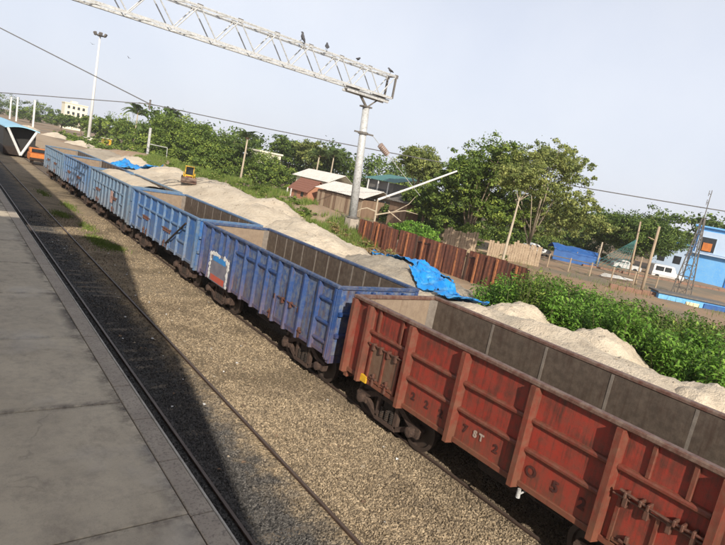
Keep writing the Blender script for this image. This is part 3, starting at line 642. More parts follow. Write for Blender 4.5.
def lettering(root, text, y, z, size, mat, tilt=0.0):
    n = len(text)
    for k, ch in enumerate(text):                               # one mesh per painted character
        if ch == ' ': continue
        cu = bpy.data.curves.new('lettering', 'FONT'); cu.body = ch; cu.size = size; cu.extrude = 0.0015; cu.offset = 0.011; cu.align_x = 'CENTER'
        cu.materials.append(mat)
        tmp = bpy.data.objects.new('lettering_tmp', cu); me = bpy.data.meshes.new_from_object(tmp); bpy.data.objects.remove(tmp)
        o = link('lettering', me, root); dy = -(k-(n-1)/2)*size*(0.92 if n > 2 else 0.85)
        o.matrix_local = Matrix(((0, 0, -1, -HX-0.030), (-1, 0, 0, y+dy), (0, 1, 0, z), (0, 0, 0, 1)))

# --- the red wagon in front
RY = 6.23
rr = [4.99, 4.30, 2.67, 0.98, -0.79, -2.49, -4.10, -4.99]
st = []
for a, b in ((2.67, 0.98), (0.98, -0.79), (-0.79, -2.49)): st += [(a, b, 2.43), (a, b, 1.84)]
st += [(4.30, 2.67, 2.44), (-2.49, -4.10, 2.45)]
red = make_wagon(RY, 5.10, dict(side=M['red'], rib=M['redrib'], rail=M['redrail'], inner=M['inner'], end=M['innerend']),
    'rust red open goods wagon nearest the camera, end of the train', rr, st,
    [(3.95, 2.49, 3.09), (3.08, 2.49, 3.09), (-3.04, 2.50, 3.09), (-3.66, 2.50, 3.09)],
    [(2.95, 4.02, 1.20, 2.12, M['oldplate']), (-4.0, -2.75, 1.20, 1.98, M['red'])], 0.185, 0.15)
lettering(red, '2 2 2', 1.83, 1.40, 0.25, M['letter']); lettering(red, '7', 0.62, 1.42, 0.24, M['letter']); lettering(red, '2', -0.22, 1.40, 0.24, M['letter']); lettering(red, 'ST', 0.26, 1.45, 0.20, M['chalk'])
lettering(red, 'O 5 2', -1.62, 1.38, 0.29, M['letter'])
m = MB(); m.box(-HX-0.10, -HX-0.03, 3.98, 4.24, 1.07, 1.27, 0.012); m.build('tag_plate', M['yellow'], red)
m = MB(); m.tube([(-HX-0.14, -1.02, 0.92), (-HX-0.15, -1.02, 1.10)], [0.045, 0.035], 8); m.tube([(-HX-0.14, -1.02, 0.98), (-HX+0.2, -1.02, 1.02)], 0.02, 6); m.build('release_handle', M['galv'], red)
m = MB(); m.tube([(-HX-0.16, -2.75, 2.16), (-HX-0.16, -3.2, 2.12), (-HX-0.15, -3.5, 2.10), (-HX-0.16, -4.05, 2.13)], [0.03, 0.022, 0.03, 0.022], 6)
for yy in (-2.85, -3.1, -3.22, -3.62, -3.74, -3.9): m.box(-HX-0.20, -HX-0.02, yy-0.022, yy+0.022, 2.06, 2.17, 0.01)
m.build('hinge_rod', M['fitting'], red)

# --- the worn blue wagon behind it
BY = 17.17; B = lambda y: y-BY
yb = [22.15, 21.25, 20.35, 19.75, 18.94, 18.02, 17.10, 16.30, 15.51, 14.70, 13.88, 13.05, 12.18]
rb = [B(y) for y in yb]
st = [(B(18.94), B(18.02), 2.62), (B(18.02), B(17.10), 2.62), (B(17.10), B(16.30), 2.62), (B(16.30), B(15.51), 2.62)]
st += [(B(13.05), B(12.18), z) for z in (2.64, 1.98, 1.42)]
blue = make_wagon(BY, 5.10, dict(side=M['blue'], rib=M['bluerib'], rail=M['bluerail'], inner=M['inner']),
    'dark blue worn open goods wagon coupled behind the red one', rb, st, [], [(B(15.40), B(14.03), 1.16, 1.92, M['blue'])], 0.125, 0.12)
# hand painted panel with white border
pl = MB(); pl.box(-HX-0.155, -HX-0.128, -0.92, 0.92, 1.06, 2.22, 0.006); plate = pl.build('painted_panel', plain('panel_grey', (0.20, 0.19, 0.22), (0.13, 0.13, 0.17), 3, 0.8, 0.2), blue, (0, B(20.05), 0))
random.seed(4)
for (y0, y1, z0, z1, mt, nm) in ((-0.62, 0.62, 1.90, 2.12, plain('panel_blue', (0.03, 0.26, 0.62), (0.05, 0.18, 0.45), 4, 0.7, 0.1), 'blue_band'), (-0.66, 0.66, 1.10, 1.34, plain('panel_red', (0.50, 0.07, 0.04), (0.40, 0.12, 0.08), 4, 0.7, 0.1), 'red_band')):
    m = MB(); m.box(-HX-0.1595, -HX-0.150, y0, y1, z0, z1); m.build(nm, mt, plate)
m = MB()
def blotch(ya, za, yb_, zb_, n):
    for i in range(n):
        t = (i+0.5)/n; y = ya+(yb_-ya)*t+random.uniform(-.03, .03); z = za+(zb_-za)*t+random.uniform(-.03, .03); r = random.uniform(0.055, 0.105)
        pts = [(y+r*random.uniform(.7, 1.2)*math.cos(a), z+r*random.uniform(.7, 1.2)*math.sin(a)) for a in np.linspace(0, 2*PI, 9)[:-1]]
        m.prism(pts, 'x', -HX-0.163-0.0006*i, -HX-0.150)
blotch(0.85, 1.14, 0.85, 2.15, 9); blotch(-0.85, 1.08, -0.85, 2.10, 9); blotch(0.8, 2.15, -0.05, 2.17, 7); blotch(-0.75, 2.1, -0.4, 2.18, 3)
m.build('white_border', M['white'], plate)

# --- lighter wagons further along
def light_wagon(yc, label, side, rib, n, strap=None):
    ys = list(np.linspace(4.95, -4.95, n))
    st = [(ys[i], ys[i+1], 2.42) for i in range(1, n-2)]+[(ys[i], ys[i+1], 1.8) for i in (1, n-3)]
    wgn = make_wagon(yc, 5.08, dict(side=side, rib=rib, rail=rib), label, ys, st, [], [(ys[2]-0.1-1.1, ys[2]-0.1, 1.16, 1.95, side), (ys[-4]-0.2, ys[-4]+0.9, 1.16, 1.95, side)], 0.10, 0.11)
    return wgn
w2 = light_wagon(28.0, 'bright blue wagon with a dark diagonal strap, third from the red one', M['sky'], M['skyrib'], 10)
m = MB(); m.tube([(-HX-0.17, -3.9, 2.75), (-HX-0.17, -1.6, 1.35)], 0.045, 6); m.build('diagonal_strap', M['under'], w2)
w3 = light_wagon(38.95, 'faded grey blue wagon heaped with sand behind the bright blue one', M['fade'], M['faderib'], 12)
m = MB(); m.box(-HX-0.125, -HX-0.115, -1.7, -1.1, 1.6, 2.35); m.build('placard', plain('pink_plate', (0.5, 0.32, 0.28), (0.4, 0.25, 0.22), 4, 0.8, 0.1), w3)
w4 = light_wagon(49.9, 'dusty pale blue wagon beyond the sand loaded one', M['fade'], M['skyrib'], 11)
w5 = light_wagon(60.85, 'farthest small pale wagon beside the orange trolley', M['fade'], M['faderib'], 11)

# ------------------------------------------------------------------ sand
HEAPS = [  # x, y, rx, ry, top z, seed
 (16.6, 5.0, 4.4, 3.4, 2.75, 1), (17.9, 9.0, 3.9, 2.8, 3.0, 2), (17.9, 12.1, 3.5, 2.7, 2.95, 3), (16.2, 15.0, 3.2, 3.6, 2.35, 4), (18.9, 20.6, 5.2, 6.6, 2.62, 5),
 (18.4, 28.5, 5.2, 8.5, 3.0, 6), (19.4, 36.0, 5.6, 7.5, 3.5, 7), (19.8, 46.5, 6.2, 9.0, 3.6, 8), (20.2, 59.0, 6.6, 10.5, 3.65, 9), (20.4, 73.0, 6.5, 11.0, 3.4, 10), (20.0, 90.0, 6.5, 12.0, 2.9, 11),
 (16.0, 9.0, 4.0, 15.0, 2.85, 12), (19.0, 46.0, 6.4, 34.0, 3.55, 13)]
def heap_z(h, X, Y):
    x, y, rx, ry, zt, sd_ = h
    dx = (X-x)/rx; dy = (Y-y)/ry; a = np.arctan2(dy, dx)
    r = np.sqrt(dx*dx+dy*dy)*(1+0.22*(vnoise(a*1.3+9, a*0+sd_, sd_)-0.5))
    r = r+0.30*fbm(X*0.55+sd_*5, Y*0.55, sd_+30, 3)
    body = np.clip(1-np.sqrt(r*r+0.03)+0.08, -0.4, 1)
    base = 0.7
    z = base+(zt-base)*1.05*body+fbm(X*1.1, Y*1.1, sd_+60, 4)*0.42+fbm(X*3.4, Y*3.4, sd_+70, 3)*0.26
    return z
def terrain(X, Y):
    z = ground_z(X, Y)
    for h in HEAPS: z = np.maximum(z, heap_z(h, X, Y))
    return z
HL_ = ['low sand heap at the right edge behind the red wagon', 'pale sand heap with a long slope behind the red wagon, before the thicket', 'tall rough sand heap where the thicket starts behind the red wagon',
 'low sand heap between the red wagon and the blue tarpaulin', 'sand heap lying under the crumpled blue tarpaulin', 'smooth pale sand bank below the dry grass, opposite the blue wagon', 'sand bank in front of the brick hut and its shed, opposite the bright blue wagon', 'sand bank by the small yellow loader',
 'long sand bank left of the yellow loader', 'sand bank with the far blue tarpaulin on it', 'farthest sand bank near the tall light mast', 'long low ridge of sand right against the red wagon', 'long continuous sand ridge along the blue wagons']
for h, lb in zip(HEAPS, HL_):
    x, y, rx, ry = h[:4]; n = 80 if y < 30 or ry > 20 else 44
    X, Y = np.meshgrid(np.linspace(x-rx*1.25, x+rx*1.25, n), np.linspace(y-ry*1.25, y+ry*1.25, n), indexing='ij')
    X = np.maximum(X, 12.75+0.004*(X-x)); Z = np.minimum(heap_z(h, X, Y), 9); Z = np.where(X < 12.95, np.minimum(Z, 0.5), Z)
    V = np.stack([X-x, Y-y, Z], -1).reshape(-1, 3); i, j = np.meshgrid(np.arange(n-1), np.arange(n-1), indexing='ij'); a = (i*n+j).ravel()
    me = bpy.data.meshes.new('sand_heap'); me.from_pydata(V.tolist(), [], np.stack([a, a+n, a+n+1, a+1], -1).tolist()); me.materials.append(M['sand'] if h[5] not in (5, 11) else M['greysand'])
    me.polygons.foreach_set('use_smooth', [True]*((n-1)**2))
    tag(link('sand_heap', me, None, (x, y, 0)), lb, 'sand heap', 'sand heaps along the goods line')
n = 900; X = RNG.uniform(12.9, 22, n); Y = RNG.uniform(2, 50, n); Z = terrain(X, Y); m = MB()
for x, y, z in zip(X, Y, Z):
    r = random.uniform(0.02, 0.075); m.add([(x+r*random.uniform(.6, 1.3)*a, y+r*random.uniform(.6, 1.3)*b, z+r*random.uniform(.4, 1)*c) for a, b, c in ((1, 0, 0), (-1, 0, 0), (0, 1, 0), (0, -1, 0), (0, 0, 1), (0, 0, -1))], [(0, 2, 4), (2, 1, 4), (1, 3, 4), (3, 0, 4), (2, 0, 5), (1, 2, 5), (3, 1, 5), (0, 3, 5)])
o = m.build('sand_lumps', M['greysand']); o['kind'] = 'stuff'
m = MB(); random.seed(63)
for k in range(170):
    x = random.choice((random.uniform(4.9, 6.0), random.uniform(6.6, 9.4), random.uniform(6.6, 9.4))); y = random.uniform(4, 34); z = g0(x, y)+0.035; q = random.uniform(0.02, 0.07); a = random.uniform(0, 3)
    ca, sa = math.cos(a)*q, math.sin(a)*q*0.7; m.cur = random.choice((0, 1, 1, 2))
    m.add([(x-ca, y-sa, z), (x+sa, y-ca, z+random.uniform(0, .03)), (x+ca, y+sa, z+random.uniform(0, .02)), (x-sa, y+ca, z+random.uniform(0, .04))], [(0, 1, 2), (0, 2, 3)])
o = m.build('litter', [M['white'], M['plank'], M['palebark']]); o['kind'] = 'stuff'
# load in the faded wagon
n = 40; X, Y = np.meshgrid(np.linspace(-HX+0.03, HX-0.03, 12), np.linspace(-4.95, 4.95, n), indexing='ij')
Z = 2.75+0.55*(1-(X/HX)**2)*(0.7+0.6*vnoise(Y*0.5, Y*0, 5))+fbm(X*2, Y*2, 8)*0.15
V = np.stack([X, Y, Z], -1).reshape(-1, 3); i, j = np.meshgrid(np.arange(11), np.arange(n-1), indexing='ij'); a = (i*n+j).ravel()
me = bpy.data.meshes.new('sand_load'); me.from_pydata(V.tolist(), [], np.stack([a, a+n, a+n+1, a+1], -1).tolist()); me.materials.append(M['sand']); me.polygons.foreach_set('use_smooth', [True]*(11*(n-1)))
tag(link('sand_load', me, None, (XC, 38.95, 0)), 'pale sand heaped inside the faded grey blue wagon', 'sand')

# ------------------------------------------------------------------ tarpaulins
def tarp(name, quad, nu, nv, mat, label, amp=0.22, seed=1, lift=0.10):
    (a, b, c, d) = [np.array(q, float) for q in quad]
    u, v = np.meshgrid(np.linspace(0, 1, nu), np.linspace(0, 1, nv), indexing='ij')
    P = ((1-u)*(1-v))[..., None]*a+(u*(1-v))[..., None]*b+(u*v)[..., None]*c+((1-u)*v)[..., None]*d
    X = P[..., 0]+fbm(u*6, v*6, seed, 3)*0.9; Y = P[..., 1]+fbm(u*6+4, v*6, seed+11, 3)*0.9
    ridg = np.abs(fbm(X*1.1+seed, Y*1.1, seed+3, 4))*2.6
    Z = terrain(X, Y)+lift+ridg*amp*1.6+np.abs(fbm(X*2.6+Y*1.1, Y*0.7, seed+5, 2))*amp*3.2
    V = np.stack([X, Y, Z], -1).reshape(-1, 3); i, j = np.meshgrid(np.arange(nu-1), np.arange(nv-1), indexing='ij'); q = (i*nv+j).ravel()
    me = bpy.data.meshes.new(name); me.from_pydata(V.tolist(), [], np.stack([q, q+nv, q+nv+1, q+1], -1).tolist()); me.materials.append(mat); me.polygons.foreach_set('use_smooth', [True]*len(me.polygons))
    o = link(name, me); md = o.modifiers.new('thickness', 'SOLIDIFY'); md.thickness = 0.012
    return tag(o, label, 'tarpaulin')
tarp('tarpaulin', [(22.6, 27.2), (21.6, 18.8), (18.0, 17.9), (21.0, 25.0)], 60, 44, M['tarp'], 'crumpled bright blue tarpaulin, upper sheet against the rusty fence', 0.13, 2)
tarp('tarpaulin', [(20.9, 20.4), (18.6, 14.9), (16.3, 13.9), (18.0, 18.9)], 60, 54, M['tarp'], 'crumpled bright blue tarpaulin spread over the sand by the red wagon', 0.15, 6)
tarp('tarpaulin', [(18.0, 15.4), (16.6, 12.7), (15.7, 12.9), (16.0, 14.9)], 26, 18, M['tarp'], 'narrow trailing end of blue tarpaulin beside the thicket', 0.1, 9)
tarp('tarpaulin', [(16.2, 70), (18.4, 61), (20.0, 62), (18.2, 71)], 30, 18, M['tarp'], 'small blue tarpaulin far off on the sand bank', 0.25, 12)

# ------------------------------------------------------------------ foliage builders
def leaf_cards(C, N, size, aspect=0.55):
    """one diamond leaf per centre, tipped to normal N with random spin"""
    n = len(C); r = RNG.normal(size=(n, 3)); r -= N*(r*N).sum(1, keepdims=True); r /= np.linalg.norm(r, axis=1, keepdims=True)+1e-9
    s = np.cross(N, r); L = (size*RNG.uniform(0.6, 1.35, n))[:, None]
    return np.stack([C-r*L, C+s*L*aspect, C+r*L, C-s*L*aspect], 1)
def crown_cloud(lobes, n, leaf, clump=0.33, hollow=0.55, seed=0):
    """leaf clumps spread through a set of ellipsoid lobes (x,y,z,rx,ry,rz)"""
    rg = np.random.default_rng(seed); vol = np.array([l[3]*l[4]*l[5] for l in lobes])**0.75; vol = vol/vol.sum()
    CC = []; TT = []; NN = []
    for l, f in zip(lobes, vol):
        m = max(8, int(n*f/60)); d = rg.normal(size=(m, 3)); d /= np.linalg.norm(d, axis=1, keepdims=True)
        rad = hollow+(1.04-hollow)*rg.random(m)**0.6; rad = rad*(1+0.16*rg.normal(size=m))
        c = np.array(l[:3])+d*rad[:, None]*np.array(l[3:6]); c = c[c[:, 2] > l[2]-l[5]*0.85]
        k = len(c); per = int(n*f/max(k, 1)); size = clump*min(l[3], l[5])*rg.uniform(0.5, 1.2, k)
        g = rg.normal(size=(k, per, 3))*0.5*size[:, None, None]*np.array([1, 1, 0.62])
        tint = np.clip(0.5+0.20*rg.normal(size=(k, 1))+0.16*rg.normal(size=(k, per)), 0, 1)
        CC.append((c[:, None]+g).reshape(-1, 3)); TT.append(tint.ravel())
        nn = (g/(size[:, None, None]+1e-6)*0.7+(d[:k, None] if False else 0)+rg.normal(size=(k, per, 3))*0.55+np.array([0, 0, 0.55])).reshape(-1, 3); NN.append(nn)
    C = np.concatenate(CC); T = np.concatenate(TT); N = np.concatenate(NN); N /= np.linalg.norm(N, axis=1, keepdims=True)+1e-9
    return leaf_cards(C, N, leaf), T
def tree(name, base, lobes, n, leaf, mat, label, trunk_r=0.25, bark='bark', lean=(0, 0), clump=0.33, hollow=0.55, seed=0, cat='tree', group='trees beyond the goods yard', limbs=6, fork=0.45):
    bx_, by_, bz = base; root = empty(name, base, label=label, cat=cat, group=group)
    L = [(l[0]-bx_, l[1]-by_, l[2]-bz, l[3], l[4], l[5]) for l in lobes]
    Q, T = crown_cloud(L, n, leaf, clump, hollow, seed)
    link('crown', quads_mesh('crown', Q, mat, T), root)
    rg = random.Random(seed); zc = min(l[2]-l[5]*0.3 for l in L); top = Vector((lean[0], lean[1], max(zc, 0.5)))
    m = MB(); m.tube([(0, 0, -0.3), top*0.35+Vector((rg.uniform(-.1, .1), rg.uniform(-.1, .1), 0)), top*0.7, top], [trunk_r*1.25, trunk_r, trunk_r*0.85, trunk_r*0.7], 8)
    k = 0
    for i in range(limbs):
        l = L[i % len(L)]; s = top*rg.uniform(fork, 1.0)
        e = Vector((l[0]+rg.uniform(-.55, .55)*l[3], l[1]+rg.uniform(-.55, .55)*l[4], l[2]+rg.uniform(-.1, .6)*l[5]))
        mid = s.lerp(e, 0.5)+Vector((rg.uniform(-.3, .3), rg.uniform(-.3, .3), rg.uniform(-0.1, 0.5)))
        m.tube([s, mid, e], [trunk_r*0.55, trunk_r*0.34, trunk_r*0.12], 6)
        for q in range(2):
            e2 = mid.lerp(e, rg.uniform(.2, .8)); e3 = e2+Vector((rg.uniform(-1, 1)*l[3]*0.5, rg.uniform(-1, 1)*l[4]*0.5, rg.uniform(0, .6)*l[5])); m.tube([e2, e3], [trunk_r*0.22, trunk_r*0.06], 5)
    m.build('trunk', M[bark], root, smooth=True); return root
def lob(c, rx, rz, k, seed, squash=0.8):
    """a main ellipsoid broken into uneven lobes"""
    rg = random.Random(seed); out = [(c[0], c[1], c[2], rx*0.72, rx*0.72, rz*0.72)]
    for i in range(k):
        a = 2*PI*(i+rg.random()*0.7)/k; e = rg.uniform(-0.45, 0.75)
        out.append((c[0]+math.cos(a)*rx*0.62, c[1]+math.sin(a)*rx*0.62, c[2]+e*rz*0.62, rx*rg.uniform(0.32, 0.52), rx*rg.uniform(0.32, 0.52), rz*rg.uniform(0.30, 0.5)))
    return out

TL = [  # x, y, z, rx, rz, n, leaf, mat, label
 (42, 266, 4.6, 6.5, 3.4, 2500, 0.45, 'leaf_c', 'small far dark tree left of the cream block'), (46.5, 250, 5.0, 7.0, 3.6, 2500, 0.45, 'leaf_c', 'dark round tree below the cream block'),
 (40.3, 190, 5.7, 5.6, 3.9, 3500, 0.38, 'leaf_a', 'bushy tree right of the tall light mast'), (41.5, 163, 5.6, 5.6, 4.8, 4500, 0.36, 'leaf_a', 'leafy green tree below the leftmost palm'),
 (40.4, 137, 5.2, 5.8, 4.9, 6000, 0.32, 'leaf_a', 'broad green tree left end of the dense grove'), (38.7, 112.4, 5.8, 6.0, 5.6, 9000, 0.29, 'leaf_a', 'large bright green tree in the middle of the grove'),
 (39.6, 99, 5.3, 5.0, 5.3, 9000, 0.27, 'leaf_a', 'rounded green tree at the right end of the grove'), (43.6, 97.5, 5.3, 3.2, 4.2, 5000, 0.27, 'leaf_c', 'dark narrow tree behind the coconut palm'),
 (52.7, 167, 8.3, 5.6, 4.0, 4000, 0.38, 'leaf_b', 'tall olive tree rising behind the grove'),
 (49.0, 95, 4.2, 4.8, 3.8, 7000, 0.26, 'leaf_a', 'green bush tree between the palm and the brick hut'), (66.2, 117, 8.6, 5.4, 4.0, 4500, 0.33, 'leaf_c', 'dark tree behind the cream house'),
 (68.3, 110, 8.6, 4.8, 3.8, 4500, 0.33, 'leaf_b', 'feathery tree above the white tin roofs'), (74.7, 110, 8.6, 5.0, 3.9, 4500, 0.33, 'leaf_c', 'dark rounded tree just left of the gantry mast'),
 (52.4, 56.3, 9.3, 3.4, 2.9, 7000, 0.20, 'leaf_b', 'airy tree between the gantry mast and the big tree'), (49.6, 51.0, 4.6, 3.0, 2.2, 7000, 0.20, 'leaf_c', 'low dark tree in front of the airy one'),
 (83.1, 39.6, 5.6, 6.2, 4.3, 14000, 0.22, 'leaf_c', 'dense dark green tree beside the blue house'), (82.7, 44.5, 5.4, 4.0, 3.0, 6000, 0.22, 'leaf_c', 'dark tree between the blue shelter and the dense tree'),
 (48.9, 46.2, 3.6, 3.6, 1.9, 5000, 0.18, 'leaf_c', 'dark undergrowth bush below the big tree'), (34.0, 35.5, 2.2, 2.4, 1.4, 4000, 0.14, 'leaf_w', 'bright green bush behind the rusty fence'),
 (223, 82, 13.4, 6.0, 2.6, 1500, 0.5, 'leaf_c', 'distant treetop over the blue house'), (236, 70, 12.6, 6.5, 2.4, 1500, 0.5, 'leaf_c', 'second distant treetop right of the blue house roof'),
 (36, 311, 4.2, 8.5, 4.2, 2000, 0.5, 'leaf_c', 'farthest dark trees by the line masts')]
for i, (x, y, z, rx, rz, n, lf, mt, lb) in enumerate(TL):
    gz = 0.5
    L8 = lob((x, y, z), rx, rz, 9, 40+i)
    if y > 80 and y < 200: L8 += [(x-rx*0.3, y-rx*0.5, 2.3, rx*0.7, rx*0.6, 1.9), (x+rx*0.5, y-rx*0.4, 2.5, rx*0.6, rx*0.6, 1.9)]
    tree('tree', (x, y, gz), L8, int(n*2.6), lf*0.72, M[mt], lb, 0.12+0.03*rx, seed=90+i, limbs=5, clump=0.42, hollow=0.4)
# the big spreading tree: dark left half and light feathery right half
tree('tree', (47.6, 41.5, 0.55), lob((47.8, 40.8, 10.0), 4.9, 3.9, 10, 5)+lob((47.0, 43.2, 6.6), 4.2, 3.2, 8, 6)+lob((50.5, 38.8, 5.6), 4.2, 3.0, 8, 16)+lob((46.5, 46.5, 4.6), 3.4, 2.4, 6, 26)+[(46.2, 39.6, 2.3, 2.0, 1.6, 1.5), (48.6, 37.6, 2.2, 1.8, 1.6, 1.4), (44.8, 42.5, 2.2, 1.8, 1.8, 1.4)], 66000, 0.135, M['leaf_a'], 'big spreading green tree, its dense left half beside the pale fence', 0.20, seed=3, limbs=9, hollow=0.35, clump=0.34)
tree('tree', (51.0, 35.6, 0.6), lob((50.2, 35.7, 10.5), 5.2, 3.7, 11, 8)+lob((52.6, 33.4, 7.4), 4.2, 2.9, 8, 9)+lob((57.0, 33.8, 5.9), 4.0, 2.5, 8, 10)+lob((53.5, 36.5, 5.0), 4.0, 2.4, 7, 11), 38000, 0.125, M['leaf_b'], 'light feathery tree with sky showing through, right of the big tree', 0.15, 'palebark', seed=4, limbs=11, hollow=0.3, clump=0.34)
# slender pale trunk in front
t = empty('tree', (37.55, 28.35, 0.6), label='slender pale leaning tree trunk standing behind the rusty fence', cat='tree', group='trees beyond the goods yard')
m = MB(); m.tube([(0, 0, -0.3), (0.35, 0.2, 2.4), (0.75, 0.4, 4.8), (1.1, 0.6, 7.0)], [0.14, 0.12, 0.09, 0.05], 8)
for e in ((2.2, 0.2, 9.0), (0.2, 1.5, 8.8), (1.7, 1.6, 9.2), (2.6, -0.8, 8.2)): m.tube([(0.97, 0.52, 6.2), ((0.95+e[0])/2+0.1, (0.5+e[1])/2, 7.3), e], [0.05, 0.03, 0.012], 6)
m.build('trunk', M['palebark'], t, smooth=True)
Q, T = crown_cloud(lob((1.4, 0.8, 7.9), 2.9, 1.9, 9, 77), 11000, 0.10, 0.36, 0.2, 78); link('crown', quads_mesh('crown', Q, M['leaf_b'], T), t)

# far wood closing the horizon: one mass
rgt = random.Random(55); LB = []
for k in range(60):
    a = math.radians(17+k*1.28); d = 150+rgt.uniform(-14, 22); h_ = rgt.uniform(7.5, 11.5); LB.append((math.sin(a)*d, math.cos(a)*d, 0.5+h_*0.55, rgt.uniform(4.5, 7.5), rgt.uniform(4.5, 7.5), h_*0.55))
for k in range(16):
    a = math.radians(-3+k*1.3); d = 380+rgt.uniform(-20, 40); h_ = rgt.uniform(9, 13); LB.append((math.sin(a)*d, math.cos(a)*d, 0.5+h_*0.5, 8, 8, h_*0.55))
Q, T = crown_cloud(LB, 95000, 0.42, 0.4, 0.5, 56); o = link('far_wood', quads_mesh('far_wood', Q, M['leaf_c'], T)); o['kind'] = 'stuff'
LB = []
for k in range(34):
    f = 0.14+0.86*k/33; LB.append((44+f*44+rgt.uniform(-1.5, 1.5), 59-f*9.5+rgt.uniform(-3, 3), 1.6+rgt.uniform(-.2, .5), rgt.uniform(1.6, 2.8), rgt.uniform(1.6, 2.8), rgt.uniform(1.3, 2.2)))
Q, T = crown_cloud(LB, 42000, 0.17, 0.4, 0.4, 57); o = link('undergrowth', quads_mesh('undergrowth', Q, M['leaf_c'], T)); o['kind'] = 'stuff'
# palms: every frond its own part
def frond_mesh():
    V = []; 
    for k in range(22):
        t = k/21; x = 2.3*t; z = 0.75*math.sin(t*2.2)-0.9*t*t; w_ = 0.55*math.sin(PI*min(1, 0.12+t*0.9))
        for s in (-1, 1): V.append([(x, 0, z), (x+0.10, 0, z+0.01), (x+0.38, s*w_, z-0.28), (x+0.30, s*w_*0.95, z-0.30)])
    V = np.array(V); return quads_mesh('frond', V, M['palm'], RNG.random(len(V)))
FROND = frond_mesh()
def palm(x, y, z0, h, lb, s=1.0, nuts=False):
    r = empty('palm_tree', (x, y, z0), label=lb, cat='palm tree', group='coconut palms'); rg = random.Random(int(x*7+y))
    m = MB(); m.tube([(0, 0, -0.2), (0.15, 0.1, h*0.4), (0.3, 0.25, h*0.75), (0.35, 0.3, h)], [0.24, 0.17, 0.15, 0.13], 8); m.build('trunk', M['palebark'], r, smooth=True)
    for k in range(16):
        a = 2*PI*k/16+rg.uniform(-.2, .2); o = link('frond', FROND, r, (0.35, 0.3, h), (0, rg.uniform(-0.75, 0.45), a)); o.scale = (s, s, s)
    m = MB()
    for k in range(7): a = k*0.9; m.lathe([(-0.16, 0.02), (-0.08, 0.13), (0.08, 0.13), (0.16, 0.02)], 'z', 8, (0.35+0.28*math.cos(a), 0.3+0.28*math.sin(a), h-0.25))
    m.build('coconuts', M['leaf_d'], r); return r
palm(42.0, 89.5, 0.5, 8.6, 'coconut palm with a pale trunk left of the brick hut', 0.85)
palm(40.4, 151.5, 0.5, 10.6, 'leftmost coconut palm rising above the grove', 1.5); palm(44.2, 135.4, 0.5, 11.2, 'small coconut palm above the middle of the grove', 1.15)
palm(70.0, 104.0, 0.5, 9.2, 'young palm among trees above the tin roofs', 1.2); palm(63.0, 99.0, 0.5, 8.4, 'palm crown just left of the feathery tree', 1.1)

# thicket of leafy weeds at the right
def weed_mesh(seed, mt='leaf_w', lsz=0.080, nl=62):
    rg = np.random.default_rng(seed); C = []; N = []; st = MB()
    for s in range(15):
        a = rg.uniform(0, 2*PI); r = rg.uniform(0.05, 0.75); h = rg.uniform(0.9, 1.75)
        b = np.array([r*0.5*math.cos(a), r*0.5*math.sin(a), 0]); t = np.array([r*math.cos(a), r*math.sin(a), h])
        st.tube([b-np.array([0, 0, 0.3]), (b+t)/2+np.array([0, 0, 0.1]), t], [0.018, 0.013, 0.008], 4)
        for k in range(nl):
            f = rg.uniform(0.12, 1.03); p = b+(t-b)*f; d = rg.normal(size=3); d[2] = abs(d[2])*0.3; d /= np.linalg.norm(d)
            C.append(p+d*rg.uniform(0.06, 0.30)); nrm = d*0.55+np.array([0, 0, 0.8])+rg.normal(size=3)*0.25; N.append(nrm/np.linalg.norm(nrm))
    C = np.array(C); N = np.array(N); Q = leaf_cards(C, N, lsz, 0.46); Q[:, 2, 2] -= 0.05
    T = 0.5+0.22*rg.normal(size=len(C))
    return quads_mesh('foliage', Q, M[mt], T), st.mesh('stems', M['stem'])
WE = [weed_mesh(200+i) for i in range(6)]+[weed_mesh(210+i, 'leaf_a', 0.062, 60) for i in range(2)]
random.seed(12); spots = []
yy = 1.5
while yy < 15.9:
    for xx in (19.2, 20.2, 21.2, 22.2, 23.2, 24.2):
        if 16.2 < yy+0.25*(xx-19): continue
        if xx < 19.8 and (yy < 5.0 or yy > 14.5): continue
        spots.append((xx+random.uniform(-.35, .35), yy+random.uniform(-.35, .35)))
    if yy < 9.5:
        for xx in (25.2, 26.2, 27.2): spots.append((xx+random.uniform(-.35, .35), yy+random.uniform(-.35, .35)))
    yy += 1.0
for i, (x, y) in enumerate(spots):
    r = empty('weed_shrub', (x, y, float(terrain(x, y))), random.uniform(0, 6.28), label='leafy bright green weed shrub in the thicket behind the sand heaps', cat='shrub', group='weed shrubs of the green thicket')
    s = random.uniform(0.9, 1.15); r.scale = (s, s, random.uniform(0.86, 1.0)); f, sm_ = WE[i % 8]; link('foliage', f, r); link('stems', sm_, r)
# dry and green bushes on the bank behind the sand
BK = []
random.seed(21)
for i in range(34):
    y = 26+i*1.25+random.uniform(-.4, .4)*1.2; x = 22.2+random.uniform(-0.7, 1.0); BK.append((x, y))
DB = []
for k in range(5):
    Q, T = crown_cloud([(0, 0, 0.3, 0.75, 0.75, 0.5), (0.4, 0.3, 0.25, 0.5, 0.5, 0.4), (-0.4, 0.25, 0.3, 0.5, 0.5, 0.45)], 620, 0.075, 0.4, 0.3, 300+k)
    DB.append((Q, T))
DBm = [[quads_mesh('foliage', Q, M[c], T) for Q, T in DB] for c in ('leaf_d', 'grass', 'leaf_a')]
for i, (x, y) in enumerate(BK):
    c = 0 if (y < 35 and random.random() < 0.8) else (1 if random.random() < 0.75 else 2)
    lb = ['brown dry bush on the bank above the sand', 'yellow green bush on the bank above the sand', 'green bush on the bank above the sand'][c]
    o = link('bush', DBm[c][i % 5], None, (x, y, float(terrain(x, y))-0.15), (0, 0, random.uniform(0, 6.28))); s = random.uniform(0.8, 1.35); o.scale = (s, s*1.2, s*0.8)
    tag(o, lb, 'bush', lb.split(' on ')[0].replace('bush', 'bushes')+' on the bank')
random.seed(41)
